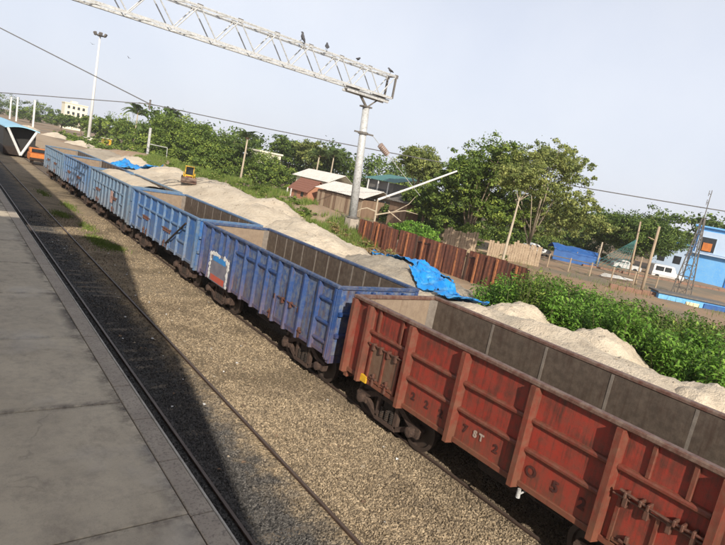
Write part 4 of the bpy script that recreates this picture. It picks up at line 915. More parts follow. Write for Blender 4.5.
for i in range(26):
    y = 96+random.random()*95; x = 27+random.random()*6+(y-96)*0.02
    o = link('bush', DBm[2][i % 5], None, (x, y, g0(x, y)-0.2), (0, 0, random.uniform(0, 6.28))); q = random.uniform(1.6, 3.2); o.scale = (q*1.3, q*1.3, q)
    tag(o, 'low green bush on the far goods yard between the grove and the train', 'bush', 'low bushes on the far goods yard')
# grass blades
def blades(name, P, h, mat, spread=0.25):
    n = len(P); a = RNG.uniform(0, 2*PI, n); d = np.stack([np.cos(a), np.sin(a), np.zeros(n)], 1); H = h*RNG.uniform(0.5, 1.3, n)
    w_ = 0.012+0.02*RNG.random(n); lean = np.stack([RNG.normal(0, spread, n)*H, RNG.normal(0, spread, n)*H, H], 1)
    V = np.stack([P-d*w_[:, None], P+d*w_[:, None], P+lean], 1); o = link(name, quads_mesh(name, V, mat, np.clip(RNG.normal(0.5, 0.22, n), 0, 1), 3)); o['kind'] = 'stuff'; return o
n = 30000; X = RNG.uniform(20.4, 24.2, n); Y = RNG.uniform(28, 78, n); k = fbm(X*0.6, Y*0.6, 50, 3) > -0.06; X, Y = X[k], Y[k]
blades('grass', np.stack([X, Y, terrain(X, Y)], 1), 0.42, M['grass'])
pts = []
for (cx, cy, rx, ry, n) in ((7.6, 33.0, 0.5, 1.7, 1300), (8.2, 31.5, 0.4, 0.9, 600), (7.0, 41.3, 0.5, 1.3, 900), (7.9, 37.5, 0.4, 1.6, 500), (8.3, 46, 0.4, 2.2, 500), (7.4, 52, 0.4, 2, 400)):
    q = RNG.normal(size=(n, 2))*0.55; pts.append(np.stack([cx+q[:, 0]*rx, cy+q[:, 1]*ry], 1))
P2 = np.concatenate(pts); blades('grass', np.stack([P2[:, 0], P2[:, 1], ground_z(P2[:, 0], P2[:, 1])], 1), 0.13, M['grass'], 0.45)
n = 9000; X = RNG.uniform(27, 60, n); Y = RNG.uniform(14, 90, n); k = fbm(X*0.25, Y*0.25, 52, 3) > 0.03
blades('grass', np.stack([X[k], Y[k], ground_z(X[k], Y[k])], 1), 0.5, M['grass'])

# ------------------------------------------------------------------ rusty sheet fence
fx, fy0, fy1 = 23.6, 16.2, 29.2
fr = empty('rusty_fence', (fx, fy0, 0), label='rusty brown steel sheet fence behind the blue tarpaulin', cat='fence')
k = 0; y = fy0; random.seed(31)
while y < fy1:
    wd = random.uniform(1.25, 1.6); h = 3.46+random.uniform(-0.05, 0.05); zb = g0(fx, y)-0.4
    m = MB(); nseg = 10
    prof = []
    for q in range(nseg+1): prof.append((0.012 if q % 2 else -0.012, q*wd*0.985/nseg))
    prof = prof+[(a-0.015, b) for a, b in prof[::-1]]
    m.prism(prof, 'z', zb, h); m.build('sheet', M['rustsheet'], fr, (random.uniform(-.05, .05), y-fy0, 0), (0, random.uniform(-.04, .04), random.uniform(-.05, .05)))
    m = MB(); m.box(-0.10, -0.02, wd*0.40, wd*0.40+0.14, zb, h-0.05, 0.02); m.build('rib', M['rustrib'], fr, (0, y-fy0, 0))
    m = MB(); m.box(0.02, 0.12, -0.11, 0.05, zb, h-random.uniform(0.05, 0.15), 0.01); m.build('post', M['rustdark'], fr, (0, y-fy0, 0))
    y += wd
m = MB(); m.box(0.13, 0.19, 0, fy1-fy0, 3.05, 3.13, 0.01); m.build('top_bar', M['rustdark'], fr)

# ------------------------------------------------------------------ gantry over the tracks
GY = 31.5
g = empty('overhead_gantry', (23.75, GY, 3.2), label='grey lattice steel gantry spanning the tracks on a round mast', cat='gantry')
def L_(x, z): return (x-23.75, z-3.2)
m = MB()
mx0, mx1 = 0.0, -0.62
m.tube([(0, 0, 0.0), (mx1*0.5, 0, 3.9), (mx1, 0, 7.72)], [0.30, 0.27, 0.24], 14); m.build('mast', M['galv'], g, smooth=True)
m = MB(); m.box(-0.36, 0.36, -0.36, 0.36, -1.8, 0.05, 0.03); m.build('base_block', M['coping'], g)
m = MB(); m.lathe([(0, 0.42), (0.05, 0.42), (0.08, 0.32), (0.14, 0.31)], 'z', 14, (0, 0, 0.09)); m.build('base_flange', M['galvdark'], g)
m = MB()
for z in (6.0, ): m.lathe([(-0.08, 0.31), (-0.08, 0.36), (0.08, 0.36), (0.08, 0.31)], 'z', 14, (mx1*0.76, 0, z))
m.box(mx1*0.76-0.75, mx1*0.76+0.9, -0.05, 0.05, 5.95, 6.06, 0.01); m.build('clamp', M['galvdark'], g)
# support head: two cross beams with a sloping strut
m = MB(); m.box(-2.6, 0.95, -0.34, -0.22, 8.36, 8.52, 0.02); m.box(-2.6, 0.95, 0.22, 0.34, 8.36, 8.52, 0.02); m.build('cross_beam', M['galv'], g)
m = MB(); m.box(-1.0, -0.3, -0.28, 0.28, 7.70, 7.80, 0.01); m.tube([(-0.62, 0, 7.75), (-1.3, 0, 8.40)], 0.09, 8); m.tube([(-0.55, 0, 7.75), (0.2, 0, 8.38)], 0.05, 8); m.build('bracket', M['galvdark'], g)
m = MB(); m.box(-2.5, 1.0, -0.30, 0.30, 8.53, 8.60, 0.01); m.build('seat_plate', M['galv'], g)
XL = -30.5; ZB_, ZT_ = 8.70, 10.22; xr = 1.1; slope = 0.0
for (yy, zz, nm) in ((-0.45, ZB_, 'bottom_chord'), (0.45, ZB_, 'bottom_chord'), (-0.45, ZT_, 'top_chord'), (0.45, ZT_, 'top_chord')):
    m = MB(); m.box(XL, xr, yy-0.04, yy+0.04, zz-0.04, zz+0.04, 0.01); m.box(XL, xr, yy+(0.03 if yy > 0 else -0.05), yy+(0.05 if yy > 0 else -0.03), zz-0.05, zz+0.10 if zz < 9 else zz-0.10); m.build(nm, M['galv'], g)
x = xr; up = True; k = 0
while x > XL+1.2:
    for yy in (-0.46, 0.46):
        m = MB(); za, zb2 = (ZT_, ZB_) if up else (ZB_, ZT_)
        m.tube([(0, yy, za), (-1.17, yy, zb2)], 0.036, 6); m.build('lacing_bar', M['galv'], g, (x, 0, 0))
    if k % 2 == 0:
        m = MB(); m.tube([(0, -0.45, ZB_-0.02), (-1.17, 0.45, ZB_-0.02)], 0.03, 6); m.build('cross_tie', M['galv'], g, (x, 0, 0)); m = MB(); m.tube([(0, -0.45, ZT_+0.02), (-1.17, 0.45, ZT_+0.02)], 0.03, 6); m.build('cross_tie', M['galv'], g, (x, 0, 0))
        m = MB(); 
        for yy in (-0.47, 0.47): m.box(-0.16, 0.16, yy-0.012, yy+0.012, ZT_-0.14, ZT_+0.09)
        m.build('gusset', M['galvdark'], g, (x-(0 if up else 1.17), 0, 0))
    x -= 1.17; up = not up; k += 1
m = MB(); 
for yy in (-0.45, 0.45): m.box(xr-0.06, xr+0.06, yy-0.06, yy+0.06, ZB_, ZT_+0.05, 0.01)
m.box(xr-0.05, xr+0.05, -0.45, 0.45, ZT_-0.06, ZT_+0.04); m.build('end_frame', M['galvdark'], g)
m = MB(); m.box(-2.35, -1.6, -0.36, 0.36, 8.62, 8.84, 0.04); m.box(-0.1, 0.7, -0.36, 0.36, 8.62, 8.80, 0.04); m.build('clamp', M['galvdark'], g)
m = MB(); m.tube([(XL+0.3, 0, -2.6), (XL+0.3, 0, 8.7)], [0.3, 0.24], 12); m.build('mast', M['galv'], g)
# guy wire with its ribbed brown insulator
m = MB(); A = Vector((24.1, GY, 9.22)); 
B_ = Vector((29.8, GY, 5.7))
ins = MB(); d = (B_-A).normalized()
gw = empty('guy_wire', A, label='guy wire with a ribbed brown insulator slanting from the gantry mast', cat='guy wire')
w1 = MB(); w1.tube([(0, 0, 0), d*0.95], 0.022, 6); w1.tube([d*2.0, (B_-A)], 0.022, 6); w1.build('wire', M['galv'], gw)
pts = []; rad = []
for k in range(15): pts.append(d*(0.95+k*0.075)); rad.append(0.23 if k % 2 else 0.19)
rad[0] = rad[-1] = 0.1
w1 = MB(); w1.tube(pts, rad, 12); w1.build('insulator', M['insul'], gw)

# birds on the gantry
def bird_mesh():
    m = MB(); m.tube([(-0.30, 0, 0.10), (-0.16, 0, 0.16), (-0.05, 0, 0.22), (0.06, 0, 0.30), (0.12, 0, 0.38), (0.16, 0, 0.44), (0.21, 0, 0.45), (0.29, 0, 0.43)], [0.02, 0.05, 0.10, 0.105, 0.07, 0.062, 0.05, 0.008], 9)
    for s in (-1, 1): m.tube([(0.0, s*0.04, 0.16), (0.01, s*0.04, 0.0), (0.06, s*0.045, 0.0)], 0.010, 5)
    m.tube([(0.04, 0.085, 0.30), (-0.10, 0.10, 0.22), (-0.26, 0.05, 0.13)], [0.04, 0.05, 0.01], 6); m.tube([(0.04, -0.085, 0.30), (-0.10, -0.10, 0.22), (-0.26, -0.05, 0.13)], [0.04, 0.05, 0.01], 6)
    return m.mesh('perched_bird', M['bird'], True)
bm_ = bird_mesh()
for (x, rz, rx_, s, lb) in ((17.05, 2.2, -0.5, 1.05, 'upright dark bird, leftmost on the gantry'), (18.95, 1.2, -0.1, 1.0, 'dark bird perched second from left on the gantry'), (21.4, 0.4, 0.3, 0.8, 'bird perched on the gantry above the mast'), (24.3, 2.9, 0.2, 0.8, 'bird perched at the very end of the gantry')):
    o = link('perched_bird', bm_, None, (x, GY-0.45, 3.2+ZT_+0.04), (0, rx_, rz)); o.scale = (s, s, s); tag(o, lb, 'bird', 'birds perched on the gantry')
fb = MB(); fb.tube([(-0.2, 0, 0), (0, 0, 0), (0.2, 0, 0.01)], [0.01, 0.06, 0.02], 6); fb.add([(0.05, 0.05, 0), (-0.08, 0.05, 0), (-0.12, 0.42, 0.13), (0.0, 0.45, 0.14), (0.05, 0.05, 0.025), (-0.08, 0.05, 0.025), (-0.12, 0.42, 0.145), (0.0, 0.45, 0.155)], [(0, 1, 2, 3), (4, 7, 6, 5), (0, 3, 7, 4), (1, 5, 6, 2), (3, 2, 6, 7), (0, 4, 5, 1)]); fb.add([(0.05, -0.05, 0), (-0.08, -0.05, 0), (-0.12, -0.42, 0.13), (0.0, -0.45, 0.14), (0.05, -0.05, 0.025), (-0.08, -0.05, 0.025), (-0.12, -0.42, 0.145), (0.0, -0.45, 0.155)], [(0, 3, 2, 1), (4, 5, 6, 7), (0, 4, 7, 3), (1, 2, 6, 5), (3, 7, 6, 2), (0, 1, 5, 4)])
fbm_ = fb.mesh('flying_bird', M['bird'])
for (p, rz, lb) in (((13.6, 72.0, 14.9), 1.0, 'bird flying right of the tall light mast, left of two'), ((17.6, 72.0, 14.5), 2.0, 'bird flying below the gantry, right of two')):
    o = link('flying_bird', fbm_, None, p, (0.3, 0, rz)); o.scale = (0.6, 0.6, 0.6); tag(o, lb, 'bird')

# ------------------------------------------------------------------ masts, wires
hm = empty('light_mast', (34.6, 175, 0.5), label='tall white high mast light far off on the left', cat='light mast')
m = MB(); m.tube([(0, 0, 0), (0.2, 0.5, 15), (0.4, 1, 30)], [0.46, 0.34, 0.22], 12); m.build('pole', M['white'], hm, smooth=True)
m = MB(); m.box(-1.2, 1.2, -1.2, 1.2, -0.3, 1.6, 0.1); m.build('base_block', M['cream'], hm)
m = MB(); m.lathe([(-0.15, 0.9), (0.1, 0.9), (0.1, 0.6), (-0.15, 0.6)], 'z', 14, (0.4, 1, 29.6)); m.build('ring', M['galvdark'], hm)
for k in range(6):
    a = k*PI/3+0.4; m = MB(); m.box(-0.45, 0.45, -0.22, 0.22, -0.4, 0.4, 0.05); m.build('floodlight', M['galvdark'], hm, (0.4+1.5*math.cos(a), 1+1.5*math.sin(a), 29.9), (0.5, 0, a+PI/2))
for (x, y, z0, h, lb) in ((27.0, 304, 0.2, 10.5, 'leftmost far white line mast'), (27.0, 278, 0.2, 10.5, 'white line mast second from the left edge'), (28.4, 238, 0.2, 10.1, 'white line mast above the pale blue shelter')):
    r = empty('line_mast', (x, y, z0), label=lb, cat='mast', group='overhead line masts in the distance')
    m = MB(); m.box(-0.3, 0.3, -0.25, 0.25, 0, h, 0.03); m.build('pole', M['white'], r)
    m = MB(); m.tube([(0, 0, h-1.0), (-3.2, 0, h-0.4)], 0.06, 6); m.tube([(0, 0, h-2.6), (-3.2, 0, h-0.5)], 0.05, 6); m.build('bracket_arm', M['galv'], r)
r = empty('concrete_pole', (26.9, 92.2, 1.0), label='grey lamp pole with a side arm beside the far blue tarpaulin', cat='pole')
m = MB(); m.box(-0.17, 0.17, -0.14, 0.14, -1, 6.3, 0.03); m.build('pole', M['galv'], r); m = MB(); m.tube([(0, 0, 3.8), (2.6, -1.2, 3.75)], 0.06, 6); m.tube([(2.6, -1.2, 3.75), (2.7, -1.2, 1.2)], 0.05, 6); m.build('side_arm', M['galv'], r)
def wire(pts, r, lb, sag=0.0, n=14):
    A, B2 = Vector(pts[0]), Vector(pts[1]); P = [(A.lerp(B2, k/n)+Vector((0, 0, -4*sag*(k/n)*(1-k/n)))) for k in range(n+1)]
    m = MB(); m.tube([p-A for p in P], r, 5); return tag(m.build('overhead_wire', M['wire'], None, A), lb, 'wire', 'overhead wires')
FIT = (22.97, 80.31, 10.29)
wire([(-3, 103, 19.9), FIT], 0.075, 'overhead wire sloping down from the upper left corner', 0.0)
wire([(-3, 98.5, 6.4), FIT], 0.06, 'low overhead wire near the far tree line on the left')
wire([FIT, (82.0, 10.0, 10.9)], 0.06, 'long overhead wire crossing behind the gantry mast to the right edge', 0.75, 24)
r = empty('wire_insulator', FIT, label='dark insulator where the overhead wires meet on the left', cat='insulator')
m = MB(); m.lathe([(-0.75, 0.03), (-0.7, 0.14), (-0.5, 0.10), (-0.3, 0.16), (-0.1, 0.1), (0.1, 0.16), (0.3, 0.1), (0.5, 0.15), (0.6, 0.03)], 'z', 10); m.build('insulator', M['galvdark'], r)
m = MB(); m.tube([(-1.4, 0.3, -0.15), (1.6, -0.4, 0.05)], 0.06, 6); m.build('bar', M['galvdark'], r)

# white leaning stick and bare branches behind the berm
m = MB(); m.tube([(0, 0, 0), (2.3, -1.5, 1.6), (4.95, -3.25, 3.5)], [0.10, 0.085, 0.07], 8)
tag(m.build('bare_pole', M['white'], None, (28.72, 35.13, 4.70)), 'long white leaning pole right of the gantry mast', 'pole')
m = MB(); m.tube([(0, 0, -4.0), (0.1, 0, -1.6), (0.0, 0.0, 0.0)], [0.10, 0.085, 0.07], 7); m.tube([(0, 0, -1.3), (1.3, -0.8, -0.75), (2.1, -1.2, -0.5), (3.2, -1.6, -0.6)], [0.07, 0.05, 0.04, 0.02], 6); m.tube([(0, 0, -1.0), (-0.6, 0.4, -0.85), (-1.0, 0.6, -1.0), (-1.5, 0.9, -1.5)], [0.06, 0.05, 0.04, 0.02], 6); m.tube([(1.3, -0.8, -0.75), (2.0, -1.6, 0.1), (2.3, -1.9, 0.8)], [0.045, 0.03, 0.015], 5); m.tube([(0.9, -0.5, -0.75), (1.9, -1.2, -1.4)], [0.05, 0.03], 6)
tag(m.build('dead_tree', M['palebark'], None, (28.70, 35.15, 4.72)), 'bare pale dead tree propping up the leaning white pole', 'tree')

# ------------------------------------------------------------------ houses
def corrugated(parent, name, x0, x1, y0, y1, za, zb, mat, pitch=0.45, along='y'):
    """sheet roof sloping from za at x0 to zb at x1, ridged along the slope"""
    n = max(2, int((y1-y0)/pitch)*2); m = MB(); vs = []
    for k in range(n+1):
        y = y0+(y1-y0)*k/n; d = 0.05 if k % 2 else 0
        vs += [(x0, y, za+d), (x1, y, zb+d), (x0, y, za+d-0.04), (x1, y, zb+d-0.04)]
    fs = []
    for k in range(n): a = k*4; fs += [(a, a+1, a+5, a+4), (a+2, a+6, a+7, a+3), (a, a+4, a+6, a+2), (a+1, a+3, a+7, a+5)]
    fs += [(0, 2, 3, 1), (n*4, n*4+1, n*4+3, n*4+2)]
    m.add(vs, fs); return m.build(name, mat, parent)
# brick hut with a gabled tile roof
h = empty('brick_hut', (49.3, 78.6, 0.55), label='small red brick hut with a brown tiled gable roof', cat='hut')
m = MB(); m.box(-1.9, 1.9, -2.9, 2.9, 0, 1.75); m.prism([(-1.9, 1.75), (1.9, 1.75), (0, 3.3)], 'y', -2.9, -2.75); m.prism([(-1.9, 1.75), (1.9, 1.75), (0, 3.3)], 'y', 2.75, 2.9); m.build('wall', M['brick'], h)
for s in (-1, 1):
    for k in range(6):
        a0 = k/6; a1 = (k+1)/6+0.02
        m = MB(); xa, xb = s*2.3*(1-a0), s*2.3*(1-a1); za, zb = 1.52+2.05*a0+0.05, 1.52+2.05*a1; m.add([(xa, -3.2, za), (xa, 3.2, za), (xb, 3.2, zb), (xb, -3.2, zb), (xa, -3.2, za-0.09), (xa, 3.2, za-0.09), (xb, 3.2, zb-0.09), (xb, -3.2, zb-0.09)], [(0, 1, 2, 3), (7, 6, 5, 4), (0, 4, 5, 1), (2, 6, 7, 3), (1, 5, 6, 2), (0, 3, 7, 4)]); m.build('tile_course', M['tile'], h)
m = MB(); m.box(-1.95, -1.88, 0.4, 1.3, 0, 1.6, 0.02); m.build('door', M['plank'], h)
m = MB(); m.box(-1.95, -1.88, -1.6, -0.8, 0.7, 1.4, 0.02); m.build('window', M['glass'], h)
for q in (-2.7, -1.7): m = MB(); m.box(-2.7, -2.55, q, q+0.15, 0, 1.6); m.build('porch_post', M['white'], h, (0, 4.4+q*0.2, 0))
# long plank shed with two white tin roofs
h = empty('plank_shed', (49.5, 65.0, 0.55), label='long dark plank shed with white tin roof left of the gantry mast', cat='shed')
m = MB(); m.box(-1.8, 3.0, -3.4, 8.4, 0, 2.55); m.build('wall', M['plank'], h)
random.seed(5); y = -3.4
while y < 8.35:
    wd = random.uniform(0.5, 0.8); m = MB(); m.box(-1.86-random.uniform(0, .03), -1.803, y+0.02, min(y+wd-0.02, 8.4), 0.05, 2.5+random.uniform(-.1, .05), 0.01); m.build('plank', M['plank'] if random.random() < 0.6 else M['wood'], h); y += wd
corrugated(h, 'roof_sheet', -2.3, 1.2, -4.0, 8.8, 2.75, 4.15, M['tin']); corrugated(h, 'roof_sheet', 1.2, 4.2, -4.0, 8.8, 4.14, 2.7, M['tin'])
h = empty('tin_shed', (54.6, 83.0, 0.55), label='white tin roofed shed behind the brick hut', cat='shed')
m = MB(); m.box(-1.8, 2.4, -4.5, 6.2, 0, 3.5); m.build('wall', M['cream'], h); corrugated(h, 'roof_sheet', -2.4, 1.0, -5.2, 7.0, 3.65, 5.25, M['tin']); corrugated(h, 'roof_sheet', 1.0, 3.4, -5.2, 7.0, 5.24, 3.7, M['tin'])
m = MB(); m.box(-1.85, -1.79, 0, 1.0, 0, 2.2, 0.02); m.build('door', M['plank'], h)
# house with teal roof, behind the mast
h = empty('teal_house', (56.2, 67.0, 0.55), label='dark house with a teal sheet roof right of the gantry mast', cat='house')
m = MB(); m.box(-1.6, 2.8, -3.2, 3.4, 0, 5.6); m.build('wall', M['galvdark'], h); corrugated(h, 'roof_sheet', -2.2, 3.2, -3.9, 4.0, 5.7, 6.9, M['teal'])
m = MB(); m.box(-1.68, -1.58, -2.4, 2.4, 3.2, 4.4, 0.02); m.build('window', M['glass'], h)
for yy in (-2.5, 0, 2.5): m = MB(); m.box(-2.1, -1.95, yy-0.07, yy+0.07, 0, 5.6); m.build('porch_post', M['white'], h)
m = MB(); m.box(-2.1, -1.64, -2.8, 2.8, 3.0, 3.1); m.build('balcony', M['white'], h)
h = empty('tin_lean_to', (48.2, 53.4, 0.55), label='low dark lean-to with a grey sheet roof beside the teal house', cat='shed')
m = MB(); m.box(-1, 1.2, -1.6, 1.8, 0, 3.4); m.build('wall', M['plank'], h); corrugated(h, 'roof_sheet', -1.5, 1.6, -2.1, 2.2, 3.5, 4.3, M['galvdark'])
m = MB(); m.box(-1.06, -0.98, -0.5, 0.4, 0, 2.0, 0.02); m.build('door', M['oldplate'], h)
# cream house behind the palm
h = empty('cream_house', (54.4, 107, 0.55), label='cream flat roofed house behind the coconut palm', cat='house')
m = MB(); m.box(-2.2, 2.6, -3.2, 3.2, 0, 6.6); m.build('wall', M['cream'], h); m = MB(); m.box(-2.5, 2.9, -3.5, 3.5, 6.6, 6.95, 0.03); m.build('roof', M['cream'], h)
for yy in (-1.8, 0.8): m = MB(); m.box(-2.26, -2.18, yy, yy+1, 3.9, 5.2, 0.02); m.build('window', M['glass'], h)
h = empty('apartment_block', (60.0, 346, 0.5), label='distant cream apartment block on the horizon at left', cat='building')
m = MB(); m.box(-5.5, 5.5, -5, 5, 0, 13.6); m.build('wall', M['cream'], h); m = MB(); m.box(-5.8, 5.8, -5.3, 5.3, 13.6, 14.0); m.box(-2, 1, -2, 2, 14.0, 15.2); m.build('roof', M['cream'], h)
for zz in (8.0, 11.0):
    for xx in (-3.6, -1.2, 1.2, 3.6): m = MB(); m.box(xx-0.6, xx+0.6, -5.06, -4.98, zz, zz+1.5); m.build('window', M['glass'], h)

# blue house at the right edge
h = empty('blue_house', (96.5, 31.5, 0.3), 0.30, label='bright blue two storey house at the right edge', cat='house')
m = MB(); m.box(-4.5, 5, -14, 5.0, 0, 8.4); m.build('wall', M['bluewall'], h)
m = MB(); m.box(-4.62, -4.503, -14, -0.9, 0.0, 4.4); m.build('lower_wall', M['deepblue'], h)
m = MB(); m.prism([(-0.9, 0), (-0.3, 0), (-0.3, 8.2), (-0.9, 8.2)], 'x', -4.66, -4.505); m.build('corner_strip', M['deepblue'], h)
m = MB(); m.box(-5.0, 5.6, -14.5, 5.4, 8.4, 8.65, 0.04); m.build('roof', M['bluewall'], h)
m = MB(); m.box(-5.2, -4.52, -14, 4.8, 4.4, 4.65, 0.03); m.build('ledge', M['palewall'], h)
m = MB(); m.box(-4.7, -4.505, 0.2, 4.6, 4.7, 7.9); m.build('upper_panel', M['palewall'], h)
for (y0, y1, z0, z1, mt) in ((-4.2, -1.9, 1.6, 3.5, 'window'), (-4.6, -2.4, 5.6, 7.1, 'window'), (2.2, 4.2, 4.9, 7.0, 'glass'), (-10, -7.5, 1.6, 3.5, 'window')):
    m = MB(); m.box(-4.74, -4.60, y0-0.12, y1+0.12, z0-0.12, z1+0.12, 0.02); f = m.build('window', M['palewall'], h); m = MB(); m.box(-4.78, -4.72, y0, y1, z0, z1); m.build('pane', M[mt], f)
m = MB(); m.box(-5.0, -4.72, 2.6, 3.8, 5.0, 6.2, 0.03); m.build('orange_awning', M['orange'], h)
m = MB(); m.box(-4.3, 4, 5.05, 10.0, 0, 5.2); m.build('side_wing', M['palewall'], h); m = MB(); m.box(-4.9, 4.4, 5.02, 10.4, 5.2, 5.45, 0.04); m.build('roof', M['bluewall'], h)
for (y0, y1) in ((6.0, 7.0), (8.2, 9.2)): m = MB(); m.box(-4.38, -4.28, y0, y1, 2.2, 3.4, 0.02); m.build('window', M['glass'], h)
# blue tarp shelter under the trees
h = empty('tarp_shelter', (67.5, 40.0, 0.5), -0.75, label='low shelter covered in dark blue tarpaulin under the trees', cat='shelter'); h.scale = (0.9, 0.9, 0.74)
u, v = np.meshgrid(np.linspace(0, 1, 24), np.linspace(0, 1, 12), indexing='ij'); X = -3.4+6.8*u; Y = -2+4*v; Z = 3.0-1.6*np.abs(v-0.5)**1.2*1.4-0.35*u+fbm(u*7, v*7, 5, 3)*0.5
V = np.stack([X, Y, Z], -1).reshape(-1, 3); i, j = np.meshgrid(np.arange(23), np.arange(11), indexing='ij'); q = (i*12+j).ravel()
me = bpy.data.meshes.new('tarpaulin'); me.from_pydata(V.tolist(), [], np.stack([q, q+12, q+13, q+1], -1).tolist()); me.materials.append(M['tarpdark']); o = link('tarpaulin', me, h); md = o.modifiers.new('t', 'SOLIDIFY'); md.thickness = 0.03
m = MB(); m.box(-3.3, 3.3, -1.95, -1.88, 0.1, 2.0, 0.01); m.build('side_sheet', M['tarpdark'], h)
for xx in (-3.2, 0, 3.2):
    for yy in (-1.85, 1.85): m = MB(); m.tube([(xx, yy, 0), (xx, yy, 2.2)], 0.06, 6); m.build('post', M['wood'], h)
h = empty('parked_car', (64.2, 43.6, 0.5), -0.5, label='pale car mostly hidden left of the blue tarpaulin shelter', cat='car')
def car(h, L, W, H, mat, van=True):
    m = MB(); m.prism([(-L/2, 0.35), (L/2, 0.35), (L/2, 0.85), (L/2-0.25, 0.98), (-L/2+0.1, 1.02), (-L/2, 0.9)], 'y', -W/2, W/2); m.build('body', mat, h)
    if van: top = [(-L/2+0.08, 1.0), (L/2-1.0, 0.97), (L/2-1.55, H-0.08), (L/2-1.75, H), (-L/2+0.25, H), (-L/2+0.08, H-0.12)]
    else: top = [(-L/2+0.5, 1.0), (L/2-1.2, 0.97), (L/2-1.9, H-0.05), (L/2-2.1, H), (-L/2+1.1, H)]
    m = MB(); m.prism(top, 'y', -W/2+0.08, W/2-0.08); m.build('cabin', mat, h)
    for s in (-1, 1):
        for (a, b) in ((-L/2+0.35, -L/2+1.5), (-L/2+1.62, L/2-1.85)):
            m = MB(); m.box(a, b, s*(W/2-0.085), s*(W/2-0.06), 1.12, H-0.22, 0.01); m.build('window', M['glass'], h)
        for xw in (-L/2+0.75, L/2-0.85): m = MB(); m.lathe([(-0.1, 0.2), (-0.1, 0.31), (0.1, 0.31), (0.1, 0.2)], 'y', 14, (xw, s*(W/2-0.06), 0.31)); m.build('wheel', M['tyre'], h)
        m = MB(); m.box(L/2-0.02, L/2+0.03, s*0.45, s*0.75, 0.62, 0.8, 0.01); m.build('headlight', M['white'], h)
    m = MB(); m.prism([(L/2-0.98, 1.02), (L/2-0.95, 1.02), (L/2-1.50, H-0.14), (L/2-1.53, H-0.14)], 'y', -W/2+0.15, W/2-0.15); m.build('windscreen', M['glass'], h)
    m = MB(); m.box(L/2-0.03, L/2+0.05, -W/2+0.1, W/2-0.1, 0.36, 0.52, 0.02); m.build('bumper', M['galvdark'], h)
car(h, 3.8, 1.6, 1.5, M['vanwhite'], False)
h = empty('white_van', (83.5, 34.6, 0.25), -0.78, label='white van parked on the dirt in front of the blue house', cat='van'); car(h, 4.4, 1.75, 2.0, M['vanwhite'])
h = empty('parked_car', (80.0, 38.8, 0.3), -0.78, label='silver car parked left of the white van', cat='car'); car(h, 3.9, 1.6, 1.5, M['galv'], False)

# lattice tower and poles near the right edge
h = empty('lattice_tower', (61.9, 23.6, 0.2), label='slim dark lattice tower with aerials near the right edge', cat='tower')
LG = [(-0.75, -0.75), (0.75, -0.75), (0.75, 0.75), (-0.75, 0.75)]; HT = 8.6
def lp(i, z): f = 1-0.86*z/HT; return Vector((LG[i % 4][0]*f, LG[i % 4][1]*f, z))
for i in range(4): m = MB(); m.tube([lp(i, 0), lp(i, HT)], 0.065, 6); m.build('leg', M['galvdark'], h)
for k in range(7):
    z0, z1 = k*HT/7, (k+1)*HT/7
    for i in range(4): m = MB(); m.tube([lp(i, z0), lp(i+1, z1)], 0.03, 5); m.tube([lp(i, z1), lp(i+1, z1)], 0.03, 5); m.build('brace', M['galvdark'], h)
m = MB(); m.tube([(0, 0, HT-0.3), (0, 0, HT+2.9)], [0.05, 0.035], 6); m.build('aerial_pole', M['galvdark'], h)
for z, L in ((HT+1.6, 0.9), (HT+2.5, 1.1)): m = MB(); m.tube([(-L/2, 0, z), (L/2, 0.2, z)], 0.03, 5); m.tube([(-L/2, 0, z-0.25), (-L/2, 0, z+0.3)], 0.03, 5); m.tube([(L/2, 0.2, z-0.25), (L/2, 0.2, z+0.3)], 0.03, 5); m.build('aerial', M['galvdark'], h)
def pole(x, y, z0, top, r, mat, lb, extra=None):
    m = MB(); m.tube([(0, 0, -0.3), (top[0]*0.5, top[1]*0.5, top[2]*0.5), top], [r, r*0.9, r*0.75], 9)
    if extra: extra(m)
    return tag(m.build('wooden_pole', M[mat], None, (x, y, z0), smooth=True), lb, 'pole', 'wooden poles near the right edge')
pole(55.0, 24.5, 0.3, (1.2, 0.6, 6.8), 0.16, 'wood', 'thick pale wooden pole left of the lattice tower', lambda m: m.tube([(1.0, 0.5, 5.4), (0.4, 1.0, 5.6)], 0.05, 6))
pole(70.0, 33.2, 0.3, (0.9, 0.9, 7.2), 0.14, 'wood', 'thinner grey wooden pole in front of the dense dark tree')
pole(59.9, 27.5, 0.4, (0.25, 0.2, 3.3), 0.10, 'wood', 'short wooden post by the pipe barrier')
pole(68.2, 36.8, 0.4, (0.3, 0.2, 3.6), 0.12, 'palebark', 'short pale post in front of the blue tarpaulin shelter')
# net hung from the grey pole
u, v = np.meshgrid(np.linspace(0, 1, 9), np.linspace(0, 1, 7), indexing='ij'); A = np.array([70.5, 33.8, 5.2]); Bp = np.array([70.1, 33.2, 0.8]); Cp = np.array([67.6, 37.4, 0.9])
m = MB()
for k in range(9):
    t_ = k/8; p = Bp+(Cp-Bp)*t_; m.tube([A, A+(p-A)*0.5+np.array([0, 0, -0.15]), p], 0.03, 4)
for k in range(1, 8):
    t_ = k/8; m.tube([A+(Bp-A)*t_, A+((Bp+Cp)/2-A)*t_+np.array([0, 0, -0.1]), A+(Cp-A)*t_], 0.025, 4)
tag(m.build('fishing_net', M['teal'], None), 'teal net hung from the grey wooden pole', 'net')

